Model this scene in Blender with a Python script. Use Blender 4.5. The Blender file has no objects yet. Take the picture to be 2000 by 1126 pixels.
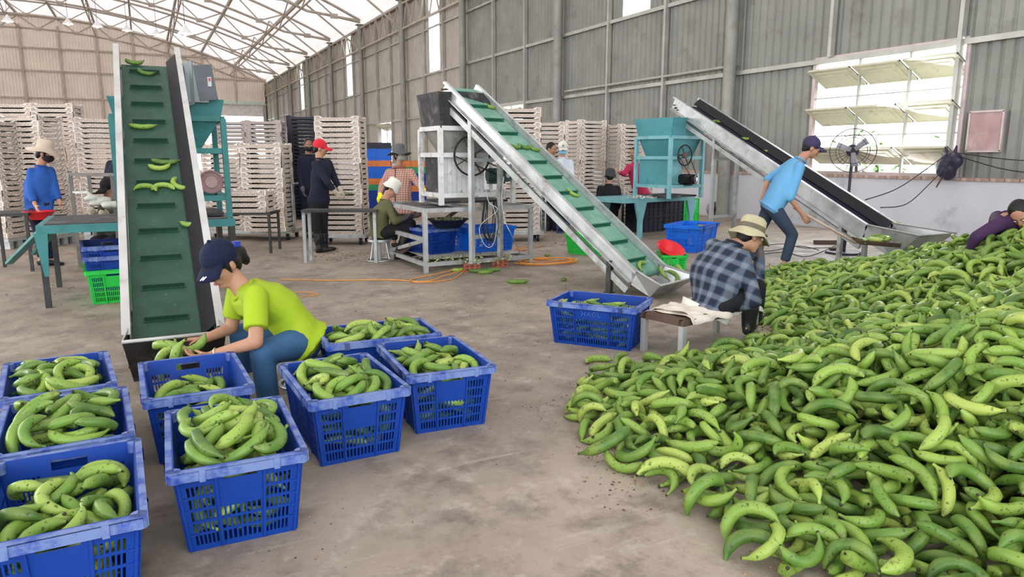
import bpy, bmesh, math, random
import numpy as np
from mathutils import Vector, Matrix
random.seed(7)
SC = bpy.context.scene
COL = SC.collection
R = math.radians

# ------------------------------------------------------------------ camera
# world: X to the long side wall, Y along the hall, camera over the origin
CAM_H = 1.4
FPX = 1400.0
PITCH = math.atan(259 / FPX)
YAW = R(26.86)
cam_d = bpy.data.cameras.new('camera')
cam_d.sensor_width = 36.0
cam_d.lens = 36.0 * FPX / 2000.0
cam_d.clip_start = 0.05
cam_d.clip_end = 400
cam = bpy.data.objects.new('camera', cam_d)
COL.objects.link(cam)
cam.location = (0, 0, CAM_H)
cam.rotation_euler = (R(90) - PITCH, 0, -YAW)
SC.camera = cam

# ------------------------------------------------------------------ world, lights, exposure
SC.view_settings.view_transform = 'Standard'
SC.view_settings.look = 'None'
SC.view_settings.gamma = 1.0
SC.view_settings.use_curve_mapping = False
SC.view_settings.exposure = 0.42
W = bpy.data.worlds.new('overcast_sky')
SC.world = W
W.use_nodes = True
wn = W.node_tree.nodes; wl = W.node_tree.links
wn.clear()
wo = wn.new('ShaderNodeOutputWorld'); wb = wn.new('ShaderNodeBackground')
wt = wn.new('ShaderNodeTexCoord'); ws = wn.new('ShaderNodeSeparateXYZ'); wr = wn.new('ShaderNodeValToRGB')
wl.new(wt.outputs['Generated'], ws.inputs[0]); wl.new(ws.outputs['Z'], wr.inputs[0])
wr.color_ramp.elements[0].position = 0.0; wr.color_ramp.elements[0].color = (0.95, 0.96, 0.97, 1)
wr.color_ramp.elements[1].position = 0.6; wr.color_ramp.elements[1].color = (0.80, 0.90, 1.0, 1)
wl.new(wr.outputs[0], wb.inputs[0]); wb.inputs[1].default_value = 3.2
wl.new(wb.outputs[0], wo.inputs[0])
SC.cycles.max_bounces = 7
SC.cycles.diffuse_bounces = 5
SC.cycles.transparent_max_bounces = 8
SC.cycles.caustics_reflective = False
SC.cycles.caustics_refractive = False
SC.cycles.sample_clamp_indirect = 6.0

def area_light(name, loc, target, sx, sy, power, color):
    ld = bpy.data.lights.new(name, 'AREA'); ld.shape = 'RECTANGLE'
    ld.size = sx; ld.size_y = sy; ld.energy = power; ld.color = color
    o = bpy.data.objects.new(name, ld); COL.objects.link(o)
    o.location = loc
    o.rotation_euler = (Vector(target) - Vector(loc)).to_track_quat('-Z', 'Y').to_euler()
    return o
# added area lights: soft fill from an assumed open end behind the camera, and
# a key from the back left, set to the way the shadows run
area_light('fill_light_behind_camera', (-8, -14, 5.5), (2, 6, 0.5), 24, 8, 450, (1.0, 0.98, 0.95))
area_light('key_light_back_left', (-17, 17, 4.2), (2, 4, 0.3), 20, 6, 1500, (1.0, 0.97, 0.92))
area_light('daylight_window', (11.7, 8.9, 2.2), (3, 6, 0.2), 3.0, 2.2, 110, (0.93, 0.95, 1.0))

# ------------------------------------------------------------------ helpers
cp_, sp_ = math.cos(PITCH), math.sin(PITCH)
cy_, sy_ = math.cos(YAW), math.sin(YAW)
def V(px, py, D):
    """world point seen at reference pixel (px,py), D metres deep"""
    r = (px - 1000) / FPX * D; u = (563 - py) / FPX * D
    f = D * cp_ + u * sp_; z = CAM_H + u * cp_ - D * sp_
    return Vector((r * cy_ + f * sy_, f * cy_ - r * sy_, z))
def G(px, py, z=0.0):
    """world point seen at (px,py) on the level z"""
    u = (563 - py) / FPX
    D = (z - CAM_H) / (u * cp_ - sp_)
    return V(px, py, D)
def depth(p):
    r = p[0] * cy_ - p[1] * sy_; f = p[0] * sy_ + p[1] * cy_; u = p[2] - CAM_H
    return f * cp_ - u * sp_
def proj(p):
    r = p[0] * cy_ - p[1] * sy_; f = p[0] * sy_ + p[1] * cy_; u = p[2] - CAM_H
    D = f * cp_ - u * sp_
    return 1000 + FPX * r / D, 563 - FPX * (f * sp_ + u * cp_) / D, D

MATS = {}
def mat(name, c, rough=0.6, metal=0.0, var=0.15, scale=6.0, bump=0.0, bscale=None, dirt=None, damt=0.45, dscale=3.0, emit=None, coat=0.0, island=0.0):
    if name in MATS: return MATS[name]
    m = bpy.data.materials.new(name); m.use_nodes = True
    nt = m.node_tree; n = nt.nodes; l = nt.links
    b = n['Principled BSDF']
    b.inputs['Roughness'].default_value = rough
    b.inputs['Metallic'].default_value = metal
    b.inputs['Specular IOR Level'].default_value = 0.28
    if coat: b.inputs['Coat Weight'].default_value = coat
    tc = n.new('ShaderNodeTexCoord'); nz = n.new('ShaderNodeTexNoise')
    nz.inputs['Scale'].default_value = scale; nz.inputs['Detail'].default_value = 3
    l.new(tc.outputs['Object'], nz.inputs['Vector'])
    r = n.new('ShaderNodeMapRange'); r.inputs[1].default_value = 0.3; r.inputs[2].default_value = 0.7
    r.inputs[3].default_value = 1 - var; r.inputs[4].default_value = 1 + var
    l.new(nz.outputs['Fac'], r.inputs[0])
    mx = n.new('ShaderNodeMix'); mx.data_type = 'RGBA'; mx.blend_type = 'MULTIPLY'; mx.inputs[0].default_value = 1
    mx.inputs[6].default_value = (*c, 1)
    l.new(r.outputs[0], mx.inputs[7])
    out = mx.outputs[2]
    if island:
        oi = n.new('ShaderNodeObjectInfo'); gi = n.new('ShaderNodeNewGeometry')
        ad = n.new('ShaderNodeMath'); ad.operation = 'ADD'; l.new(oi.outputs['Random'], ad.inputs[0]); l.new(gi.outputs['Random Per Island'], ad.inputs[1])
        fr = n.new('ShaderNodeMath'); fr.operation = 'FRACT'; l.new(ad.outputs[0], fr.inputs[0])
        r2 = n.new('ShaderNodeMapRange'); r2.inputs[3].default_value = 1 - island; r2.inputs[4].default_value = 1 + island
        l.new(fr.outputs[0], r2.inputs[0])
        m2 = n.new('ShaderNodeMix'); m2.data_type = 'RGBA'; m2.blend_type = 'MULTIPLY'; m2.inputs[0].default_value = 1
        l.new(out, m2.inputs[6]); l.new(r2.outputs[0], m2.inputs[7]); out = m2.outputs[2]
    if dirt:
        n2 = n.new('ShaderNodeTexNoise'); n2.inputs['Scale'].default_value = dscale; n2.inputs['Detail'].default_value = 8; n2.inputs['Roughness'].default_value = 0.7
        l.new(tc.outputs['Object'], n2.inputs['Vector'])
        r3 = n.new('ShaderNodeMapRange'); r3.inputs[1].default_value = 0.62 - damt * 0.3; r3.inputs[2].default_value = 0.80 - damt * 0.3
        l.new(n2.outputs['Fac'], r3.inputs[0])
        m3 = n.new('ShaderNodeMix'); m3.data_type = 'RGBA'
        l.new(r3.outputs[0], m3.inputs[0]); l.new(out, m3.inputs[6]); m3.inputs[7].default_value = (*dirt, 1); out = m3.outputs[2]
    l.new(out, b.inputs['Base Color'])
    if bump:
        n4 = n.new('ShaderNodeTexNoise'); n4.inputs['Scale'].default_value = bscale or scale * 6; n4.inputs['Detail'].default_value = 4
        l.new(tc.outputs['Object'], n4.inputs['Vector'])
        bp = n.new('ShaderNodeBump'); bp.inputs['Strength'].default_value = bump; bp.inputs['Distance'].default_value = 0.01
        l.new(n4.outputs['Fac'], bp.inputs['Height']); l.new(bp.outputs[0], b.inputs['Normal'])
    if emit:
        b.inputs['Emission Color'].default_value = (*emit[0], 1); b.inputs['Emission Strength'].default_value = emit[1]
    MATS[name] = m
    return m

class MB:
    """collects shapes into one mesh"""
    def __init__(s): s.v = []; s.f = []; s.m = []; s.mi = 0; s.sm = []; s.smooth = False
    def _add(s, vs, fs, smooth=None):
        b = len(s.v); s.v.extend([tuple(p) for p in vs])
        for f in fs:
            s.f.append(tuple(b + i for i in f)); s.m.append(s.mi); s.sm.append(s.smooth if smooth is None else smooth)
    def box(s, c, size, rot=None):
        hx, hy, hz = size[0] / 2, size[1] / 2, size[2] / 2
        vs = [Vector((x, y, z)) for z in (-hz, hz) for y in (-hy, hy) for x in (-hx, hx)]
        if rot is not None: vs = [rot @ p for p in vs]
        c = Vector(c)
        s._add([p + c for p in vs], [(0, 2, 3, 1), (4, 5, 7, 6), (0, 1, 5, 4), (2, 6, 7, 3), (0, 4, 6, 2), (1, 3, 7, 5)])
        return s
    def bar(s, p0, p1, w, h, up=(0, 0, 1)):
        """rectangular bar from p0 to p1; w sideways, h along up"""
        p0 = Vector(p0); p1 = Vector(p1); d = (p1 - p0)
        L = d.length
        if L < 1e-6: return s
        y = d.normalized(); up = Vector(up)
        x = y.cross(up)
        if x.length < 1e-4: x = y.cross(Vector((1, 0, 0)))
        x.normalize(); z = x.cross(y)
        M = Matrix((x, y, z)).transposed()
        return s.box((p0 + p1) / 2, (w, L, h), M)
    def cyl(s, p0, p1, r0, r1=None, n=12, cap=True, smooth=True):
        if r1 is None: r1 = r0
        p0 = Vector(p0); p1 = Vector(p1); y = (p1 - p0).normalized()
        a = Vector((0, 0, 1)) if abs(y.z) < 0.9 else Vector((1, 0, 0))
        x = y.cross(a).normalized(); z = y.cross(x)
        vs = []
        for p, r in ((p0, r0), (p1, r1)):
            for k in range(n):
                t = 2 * math.pi * k / n
                vs.append(p + x * (r * math.cos(t)) + z * (r * math.sin(t)))
        s._add(vs, [(k, (k + 1) % n, n + (k + 1) % n, n + k) for k in range(n)], smooth)
        if cap:
            s._add(vs[:n], [tuple(reversed(range(n)))], False); s._add(vs[n:], [tuple(range(n))], False)
        return s
    def tube(s, pts, r, n=6, closed=False):
        pts = [Vector(p) for p in pts]; N = len(pts)
        rs = r if isinstance(r, (list, tuple)) else [r] * N
        vs = []; px = None
        for i, p in enumerate(pts):
            if closed: d = pts[(i + 1) % N] - pts[i - 1]
            else: d = pts[min(i + 1, N - 1)] - pts[max(i - 1, 0)]
            d.normalize()
            if px is None:
                a = Vector((0, 0, 1)) if abs(d.z) < 0.9 else Vector((1, 0, 0)); x = d.cross(a).normalized()
            else:
                x = px - d * px.dot(d)
                x = x.normalized() if x.length > 1e-5 else d.cross(Vector((0.3, 0.5, 0.8))).normalized()
            px = x; z = d.cross(x)
            for k in range(n):
                t = 2 * math.pi * k / n
                vs.append(p + (x * math.cos(t) + z * math.sin(t)) * rs[i])
        fs = []
        for i in range(N if closed else N - 1):
            j = (i + 1) % N
            for k in range(n): fs.append((i * n + k, i * n + (k + 1) % n, j * n + (k + 1) % n, j * n + k))
        if not closed:
            fs.append(tuple(reversed(range(n)))); fs.append(tuple((N - 1) * n + k for k in range(n)))
        s._add(vs, fs, True)
        return s
    def ring(s, c, axis, R_, r, n=24, m=6):
        c = Vector(c); ax = Vector(axis).normalized()
        a = Vector((0, 0, 1)) if abs(ax.z) < 0.9 else Vector((1, 0, 0))
        x = ax.cross(a).normalized(); y = ax.cross(x)
        return s.tube([c + (x * math.cos(t) + y * math.sin(t)) * R_ for t in [2 * math.pi * k / n for k in range(n)]], r, m, True)
    def ell(s, c, rad, rot=None, nu=12, nv=8, smooth=True):
        c = Vector(c); vs = []
        rad = (rad, rad, rad) if not isinstance(rad, (tuple, list)) else rad
        def P(th, ph):
            p = Vector((rad[0] * math.sin(th) * math.cos(ph), rad[1] * math.sin(th) * math.sin(ph), rad[2] * math.cos(th)))
            return c + (rot @ p if rot is not None else p)
        vs.append(P(0, 0))
        for i in range(1, nv):
            for k in range(nu): vs.append(P(math.pi * i / nv, 2 * math.pi * k / nu))
        vs.append(P(math.pi, 0)); fs = []
        for k in range(nu): fs.append((0, 1 + k, 1 + (k + 1) % nu))
        for i in range(nv - 2):
            a = 1 + i * nu; b = a + nu
            for k in range(nu): fs.append((a + k, b + k, b + (k + 1) % nu, a + (k + 1) % nu))
        a = 1 + (nv - 2) * nu; e = len(vs) - 1
        for k in range(nu): fs.append((a + k, e, a + (k + 1) % nu))
        s._add(vs, fs, smooth); return s
    def loft(s, secs, n=16, cap=True, smooth=True):
        """secs: (centre, side vector, depth vector)"""
        vs = []
        for c, x, y in secs:
            for k in range(n):
                t = 2 * math.pi * k / n
                vs.append(Vector(c) + Vector(x) * math.cos(t) + Vector(y) * math.sin(t))
        fs = []
        for i in range(len(secs) - 1):
            for k in range(n): fs.append((i * n + k, i * n + (k + 1) % n, (i + 1) * n + (k + 1) % n, (i + 1) * n + k))
        s._add(vs, fs, smooth)
        if cap:
            s._add(vs[:n], [tuple(reversed(range(n)))], smooth); s._add(vs[-n:], [tuple(range(n))], smooth)
        return s
    def plate(s, poly, thick, smooth=False):
        """flat polygon (3d points) given thickness along its normal"""
        P = [Vector(p) for p in poly]; nrm = (P[1] - P[0]).cross(P[2] - P[0]).normalized() * (thick / 2); n = len(P)
        vs = [p - nrm for p in P] + [p + nrm for p in P]
        fs = [tuple(reversed(range(n))), tuple(range(n, 2 * n))] + [(k, (k + 1) % n, n + (k + 1) % n, n + k) for k in range(n)]
        s._add(vs, fs, smooth); return s
    def mesh(s, name, mats, off=None):
        me = bpy.data.meshes.new(name)
        v = s.v if off is None else [(a - off[0], b - off[1], c - off[2]) for a, b, c in s.v]
        me.from_pydata(v, [], s.f)
        for m in (mats if isinstance(mats, (list, tuple)) else [mats]): me.materials.append(m)
        if len(s.f) == len(me.polygons):
            me.polygons.foreach_set('material_index', s.m); me.polygons.foreach_set('use_smooth', s.sm)
        me.update()
        return me
    def build(s, name, mats, parent=None, off=None):
        """off: subtract this point (the parent's own place) from world-space vertices"""
        if off is True: off = parent.location if parent else None
        me = s.mesh(name, mats, off)
        o = bpy.data.objects.new(name, me); COL.objects.link(o)
        if parent: o.parent = parent
        return o

def tag(o, label=None, cat=None, group=None, kind=None):
    if label: o['label'] = label
    if cat: o['category'] = cat
    if group: o['group'] = group
    if kind: o['kind'] = kind
    return o
def thing(name, label, cat, loc=(0, 0, 0), rz=0.0, group=None, kind=None):
    o = bpy.data.objects.new(name, None); COL.objects.link(o); o.empty_display_size = 0.1
    o.location = loc; o.rotation_euler = (0, 0, rz)
    return tag(o, label, cat, group, kind)
KIDS = {}
def copy_tree(o, parent=None):
    c = o.copy(); COL.objects.link(c); c.parent = parent
    for ch in list(o.children): copy_tree(ch, c)
    return c
def rotz(a): return Matrix.Rotation(a, 3, 'Z')
def lerp(a, b, t): return a + (b - a) * t
def pline(pts, n):
    """smooth curve through points (Catmull-Rom), n samples per span"""
    P = [Vector(p) for p in pts]; out = []
    for i in range(len(P) - 1):
        p0 = P[max(i - 1, 0)]; p1 = P[i]; p2 = P[i + 1]; p3 = P[min(i + 2, len(P) - 1)]
        for k in range(n):
            t = k / n
            out.append(0.5 * ((2 * p1) + (p2 - p0) * t + (2 * p0 - 5 * p1 + 4 * p2 - p3) * t * t + (3 * p1 - p0 - 3 * p2 + p3) * t ** 3))
    out.append(P[-1]); return out
# ------------------------------------------------------------------ materials
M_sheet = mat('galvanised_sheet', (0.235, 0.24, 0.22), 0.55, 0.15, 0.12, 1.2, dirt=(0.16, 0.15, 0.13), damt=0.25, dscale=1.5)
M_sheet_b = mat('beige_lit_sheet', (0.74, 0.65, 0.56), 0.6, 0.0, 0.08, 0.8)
M_sheet_haze = mat('haze_tinted_sheet', (0.42, 0.385, 0.33), 0.6, 0.05, 0.1, 1.0, dirt=(0.28, 0.25, 0.21), damt=0.2, dscale=1.5)  # far stretch of the same wall, haze and brightness put into the colour
M_girt = mat('painted_steel_grey', (0.40, 0.40, 0.37), 0.5, 0.3, 0.15, 2.0)
M_column = mat('grey_painted_column', (0.25, 0.25, 0.23), 0.55, 0.1, 0.15, 2.0, dirt=(0.2, 0.18, 0.15), damt=0.3)
M_truss = mat('brownish_painted_truss', (0.42, 0.36, 0.30), 0.6, 0.1, 0.15, 2.0)
M_base = mat('whitewashed_render', (0.56, 0.57, 0.62), 0.85, 0, 0.06, 1.5, bump=0.2, bscale=30, dirt=(0.30, 0.30, 0.33), damt=0.15, dscale=1.2)
M_coping = mat('rough_brick_coping', (0.42, 0.30, 0.25), 0.9, 0, 0.4, 12, bump=0.5)
M_dark = mat('black_rubber', (0.015, 0.015, 0.017), 0.6)
M_white = mat('white_paint', (0.75, 0.75, 0.73), 0.5)

def floor_material():
    m = bpy.data.materials.new('worn_concrete'); m.use_nodes = True
    n = m.node_tree.nodes; l = m.node_tree.links; b = n['Principled BSDF']
    tc = n.new('ShaderNodeTexCoord')
    def noise(sc, det=6, rough=0.6, stretch=None):
        z = n.new('ShaderNodeTexNoise'); z.inputs['Scale'].default_value = sc; z.inputs['Detail'].default_value = det; z.inputs['Roughness'].default_value = rough
        if stretch:
            mp = n.new('ShaderNodeMapping'); mp.inputs['Scale'].default_value = stretch; mp.inputs['Rotation'].default_value = (0, 0, 0.6)
            l.new(tc.outputs['Object'], mp.inputs[0]); l.new(mp.outputs[0], z.inputs['Vector'])
        else: l.new(tc.outputs['Object'], z.inputs['Vector'])
        return z
    def rng(src, a, c, d=0.0, e=1.0):
        r = n.new('ShaderNodeMapRange'); r.inputs[1].default_value = a; r.inputs[2].default_value = c
        r.inputs[3].default_value = d; r.inputs[4].default_value = e; l.new(src, r.inputs[0]); return r.outputs[0]
    def mix(f, a, c, mode='MIX'):
        x = n.new('ShaderNodeMix'); x.data_type = 'RGBA'; x.blend_type = mode
        if isinstance(f, float): x.inputs[0].default_value = f
        else: l.new(f, x.inputs[0])
        for s_, i in ((a, 6), (c, 7)):
            if isinstance(s_, tuple): x.inputs[i].default_value = (*s_, 1)
            else: l.new(s_, x.inputs[i])
        return x.outputs[2]
    c = mix(rng(noise(0.7, 5).outputs[0], 0.35, 0.65), (0.36, 0.305, 0.245), (0.215, 0.175, 0.135))
    c = mix(rng(noise(2.6, 10, 0.75).outputs[0], 0.48, 0.68), c, (0.13, 0.10, 0.078))
    c = mix(rng(noise(5.0, 10, 0.75).outputs[0], 0.54, 0.68, 0, 0.6), c, (0.50, 0.44, 0.37))
    c = mix(rng(noise(26, 8, 0.8).outputs[0], 0.60, 0.70, 0, 0.8), c, (0.12, 0.095, 0.075))
    c = mix(rng(noise(3.0, 6, 0.6, (0.25, 5, 1)).outputs[0], 0.60, 0.70, 0, 0.35), c, (0.52, 0.47, 0.41))
    # tones vary by noise alone, alike over the whole floor
    l.new(c, b.inputs['Base Color'])
    l.new(rng(noise(3.5, 4).outputs[0], 0.3, 0.7, 0.45, 0.8), b.inputs['Roughness'])
    bp = n.new('ShaderNodeBump'); bp.inputs['Strength'].default_value = 0.45; bp.inputs['Distance'].default_value = 0.012
    l.new(noise(18, 8, 0.7).outputs[0], bp.inputs['Height']); l.new(bp.outputs[0], b.inputs['Normal'])
    return m
M_floor = floor_material()

def translucent(name, c, tr=0.7, var=0.06):
    m = bpy.data.materials.new(name); m.use_nodes = True
    n = m.node_tree.nodes; l = m.node_tree.links; n.clear()
    o = n.new('ShaderNodeOutputMaterial'); d = n.new('ShaderNodeBsdfDiffuse'); t = n.new('ShaderNodeBsdfTranslucent'); mx = n.new('ShaderNodeMixShader')
    tc = n.new('ShaderNodeTexCoord'); nz = n.new('ShaderNodeTexNoise'); nz.inputs['Scale'].default_value = 0.8; l.new(tc.outputs['Object'], nz.inputs['Vector'])
    mp = n.new('ShaderNodeMapRange'); mp.inputs[1].default_value = 0.3; mp.inputs[2].default_value = 0.7; mp.inputs[3].default_value = 1 - var; mp.inputs[4].default_value = 1.0
    l.new(nz.outputs[0], mp.inputs[0])
    cm = n.new('ShaderNodeMix'); cm.data_type = 'RGBA'; cm.blend_type = 'MULTIPLY'; cm.inputs[0].default_value = 1; cm.inputs[6].default_value = (*c, 1); l.new(mp.outputs[0], cm.inputs[7])
    l.new(cm.outputs[2], d.inputs[0]); l.new(cm.outputs[2], t.inputs[0])
    mx.inputs[0].default_value = tr; l.new(d.outputs[0], mx.inputs[1]); l.new(t.outputs[0], mx.inputs[2]); l.new(mx.outputs[0], o.inputs[0])
    return m
M_roof = translucent('translucent_roof_sheet', (0.80, 0.71, 0.67), 0.33)
M_strip = translucent('fibreglass_strip', (0.93, 0.95, 0.95), 0.85)

# ------------------------------------------------------------------ setting
WX = 12.0; BY = 80.0; LX = -30.0; Y0 = -12.0
ACX, AZ = -9.0, 14.0; AR = 48.0
def roof_z(x): return AZ - (AR - math.sqrt(max(AR * AR - (x - ACX) ** 2, 0)))

fl = MB(); 
fl.box((-9, 34, -0.15), (44, 96, 0.3)); tag(fl.build('floor', M_floor), 'worn stained beige concrete floor of the packing hall', kind='structure')
gr = MB(); gr.box((60, 40, -0.6), (95.8, 260, 0.2)); gr.box((0, 112, -0.6), (24, 62, 0.2))
tag(gr.build('ground', mat('dry_yard_earth', (0.42, 0.36, 0.27), 0.95, 0, 0.2, 0.5)), 'pale dry earth of the yard outside the hall', kind='structure')

def corrugated(u0, u1, z0, z1, pitch, dep, place):
    """one profiled sheet; place(u, z, d) -> world"""
    m = MB(); n = max(1, round((u1 - u0) / pitch)); us = []
    for k in range(n):
        a = u0 + (u1 - u0) * k / n; w = (u1 - u0) / n
        us += [(a, 0), (a + w * 0.30, 0), (a + w * 0.42, dep), (a + w * 0.58, dep), (a + w * 0.70, 0)]
    us.append((u1, 0))
    vs = [place(u, z, d) for u, d in us for z in (z0, z1)]
    m._add(vs, [(2 * i, 2 * i + 2, 2 * i + 3, 2 * i + 1) for i in range(len(us) - 1)])
    return m

WIN = [(7.4, 10.4), (22.5, 25.0), (37.5, 40.0), (52.5, 55.0)]
STRIP = [(15.8, 17.0), (30.7, 32.0), (45.6, 46.9), (60.6, 62.0)]
wr_ = thing('wall_right', 'long side wall of grey profiled steel sheets on steel columns', None, (WX, 0, 0), kind='structure')
def wp(u, z, d): return Vector((WX - 0.0 + d, u, z))
SILL, HEAD = 1.05, 3.25
ys = [Y0 + 2.5 * k - 0.5 for k in range(0, 38)]
ys = [y for y in ys if y <= BY] + [BY]
levels = [(SILL, 3.25), (3.25, 5.05), (5.05, 7.0), (7.0, 8.75)]
def cut(a, b, holes):
    segs = [(a, b)]
    for h0, h1 in holes:
        ns = []
        for s0, s1 in segs:
            if h1 <= s0 or h0 >= s1: ns.append((s0, s1)); continue
            if h0 > s0 + 0.02: ns.append((s0, h0))
            if h1 < s1 - 0.02: ns.append((h1, s1))
        segs = ns
    return segs
for i in range(len(ys) - 1):
    for li, (z0, z1) in enumerate(levels):
        holes = WIN if li == 0 else (STRIP if li >= 2 else [])
        for a, b in cut(ys[i], ys[i + 1], holes):
            corrugated(a, b, z0, z1, 0.20, 0.035, wp).build('wall_panel', M_sheet if a < 26 else M_sheet_haze, wr_, True)
for i, (a, b) in enumerate(STRIP):
    corrugated(a, b, 5.05, 8.75, 0.2, 0.03, wp).build('skylight_panel', M_strip, wr_, True)
for i in range(len(ys) - 1):
    corrugated(ys[i], ys[i + 1], 8.75, 9.55, 0.2, 0.03, wp).build('clerestory_panel', M_strip, wr_, True)
for z, s_ in ((3.2, 0.09), (5.05, 0.09), (7.0, 0.07), (8.72, 0.16)):
    m = MB(); m.box((WX - 0.07, (Y0 + BY) / 2, z), (0.07, BY - Y0, s_))
    m.build('girt', M_girt, wr_, True)
m = MB(); m.cyl((WX - 0.13, 12.6, 3.36), (WX - 0.13, 19.8, 3.36), 0.035, n=8); m.build('conduit', M_girt, wr_, True)
for y in ys:
    k = (y - 5.0) / 7.5
    if abs(k - round(k)) < 0.01 and y < BY - 1:
        m = MB(); m.cyl((WX - 0.28, y, 0), (WX - 0.28, y, 8.75), 0.14, n=14); m.box((WX - 0.28, y, 0.02), (0.4, 0.4, 0.04))
        m.box((WX - 0.28, y, 8.78), (0.42, 0.42, 0.05))
        m.build('column', M_column, wr_, True)
        # knee brace up to the truss
        m = MB(); m.cyl((WX - 0.32, y, 7.45), (WX - 3.3, y, roof_z(WX - 3.3) - 0.95), 0.055, n=8); m.build('brace', M_truss, wr_, True)
    else:
        if any(a + 0.1 < y < b - 0.1 for a, b in WIN):
            z0 = HEAD
        else: z0 = SILL
        m = MB(); m.box((WX - 0.10, y, (z0 + 8.7) / 2), (0.12, 0.07, 8.7 - z0)); m.build('stud', M_girt, wr_, True)
# eave girder: two chords and zigzag webs between the columns
for i in range(0, 10):
    ya = 5 + 7.5 * i
    if ya + 7.5 > BY: break
    m = MB(); m.box((WX - 0.25, ya + 3.75, 7.45), (0.09, 7.3, 0.09)); m.box((WX - 0.25, ya + 3.75, 8.6), (0.09, 7.3, 0.09))
    for k in range(6):
        a = ya + 0.15 + k * 1.2; m.bar((WX - 0.25, a, 7.45), (WX - 0.25, a + 0.6, 8.6), 0.05, 0.05); m.bar((WX - 0.25, a + 0.6, 8.6), (WX - 0.25, a + 1.2, 7.45), 0.05, 0.05)
    m.build('eave_girder', M_truss, wr_, True)
# low masonry plinth wall with a rough coping
m = MB(); m.box((WX + 0.02, (Y0 + BY) / 2, 0.5), (0.24, BY - Y0, 1.0))
tag(m.build('baseboard_right', M_base), 'whitewashed masonry base of the side wall', kind='structure')
cop = tag(bpy.data.objects.new('trim_1', None), 'rough brick coping on top of the whitewashed base wall', kind='structure'); COL.objects.link(cop)
bm_ = MB().box((0, 0, 0), (0.27, 0.21, 0.05)).mesh('brick', M_coping)
for k in range(150):
    o = bpy.data.objects.new('brick', bm_); COL.objects.link(o); o.parent = cop
    o.location = (WX + 0.0 + random.uniform(-0.012, 0.012), 4.2 + k * 0.225, 1.025); o.rotation_euler = (0, 0, random.uniform(-0.03, 0.03))

# windows with tilting steel shutters
M_shutter = mat('cream_pressed_steel', (0.62, 0.60, 0.47), 0.5, 0.1, 0.08, 3, dirt=(0.35, 0.28, 0.2), damt=0.2)
M_frame = mat('pinkish_window_frame', (0.50, 0.42, 0.42), 0.5, 0.2, 0.1)
def window(i, a, b, rows, tilt, cols):
    w = thing('window_%d' % i, ('steel window with nine tilted shutters standing open, behind the right conveyor', 'steel window second along the side wall, behind the far tray stacks', 'steel window third along the side wall, above the checked jacket woman', 'steel window farthest along the side wall')[i - 1], None, (WX, a, SILL), kind='structure')
    m = MB(); H_ = HEAD - SILL; Lw = b - a; c = 0.06
    for y in (0, Lw): m.box((0, y, H_ / 2), (0.09, 0.07, H_))
    for z in (0.02, H_): m.box((0, Lw / 2, z), (0.09, Lw, 0.07))
    m.build('window_frame', M_frame, w)
    cw = Lw / cols
    for k in range(1, cols):
        MB().box((0, k * cw, H_ / 2), (0.05, 0.035, H_)).build('mullion', M_girt, w)
    for z in [H_ * t for t in (0.16, 0.33, 0.50, 0.66, 0.83)]:
        MB().box((0, Lw / 2, z), (0.03, Lw, 0.022)).build('bar', M_girt, w)
    for r_ in range(rows):
        zt = (.57, 1.31, 2.04)[r_] if rows == 3 else H_ * (r_ + 1) / rows - .1
        for k in range(cols):
            y0, y1 = k * cw + 0.03, (k + 1) * cw - 0.03
            hgt = 0.62; ct, st = math.cos(tilt), math.sin(tilt)
            def P(y, s_, lift=0.0):   # hinged at mid height, swung out to the yard and in
                q = s_ - hgt * 0.5
                return Vector((-q * st * 1.0 - lift * ct, y, zt - 0.22 + q * ct - lift * st))
            m = MB(); m.plate([P(y0, 0), P(y1, 0), P(y1, hgt), P(y0, hgt)], 0.012)
            # raised panel pressing
            m.plate([P(y0 + .12, .10, .012), P(y1 - .12, .10, .012), P(y1 - .12, hgt - .10, .012), P(y0 + .12, hgt - .10, .012)], 0.02)
            m.plate([P(y0 + .2, .18, .026), P(y1 - .2, .18, .026), P(y1 - .2, hgt - .18, .026), P(y0 + .2, hgt - .18, .026)], 0.014)
            for (ya, yb, s0, s1) in ((y0, y1, 0, .025), (y0, y1, hgt - .025, hgt), (y0, y0 + .025, 0, hgt), (y1 - .025, y1, 0, hgt)):
                m.plate([P(ya, s0), P(yb, s0), P(yb, s1), P(ya, s1)], 0.035)
            m.build('shutter', M_shutter, w)
    return w
window(1, 7.4, 10.4, 3, R(62), 3)
window(2, 22.5, 25.0, 2, R(72), 2)
window(3, 37.5, 40.0, 2, R(60), 2)
window(4, 52.5, 55.0, 2, R(60), 2)

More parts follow.
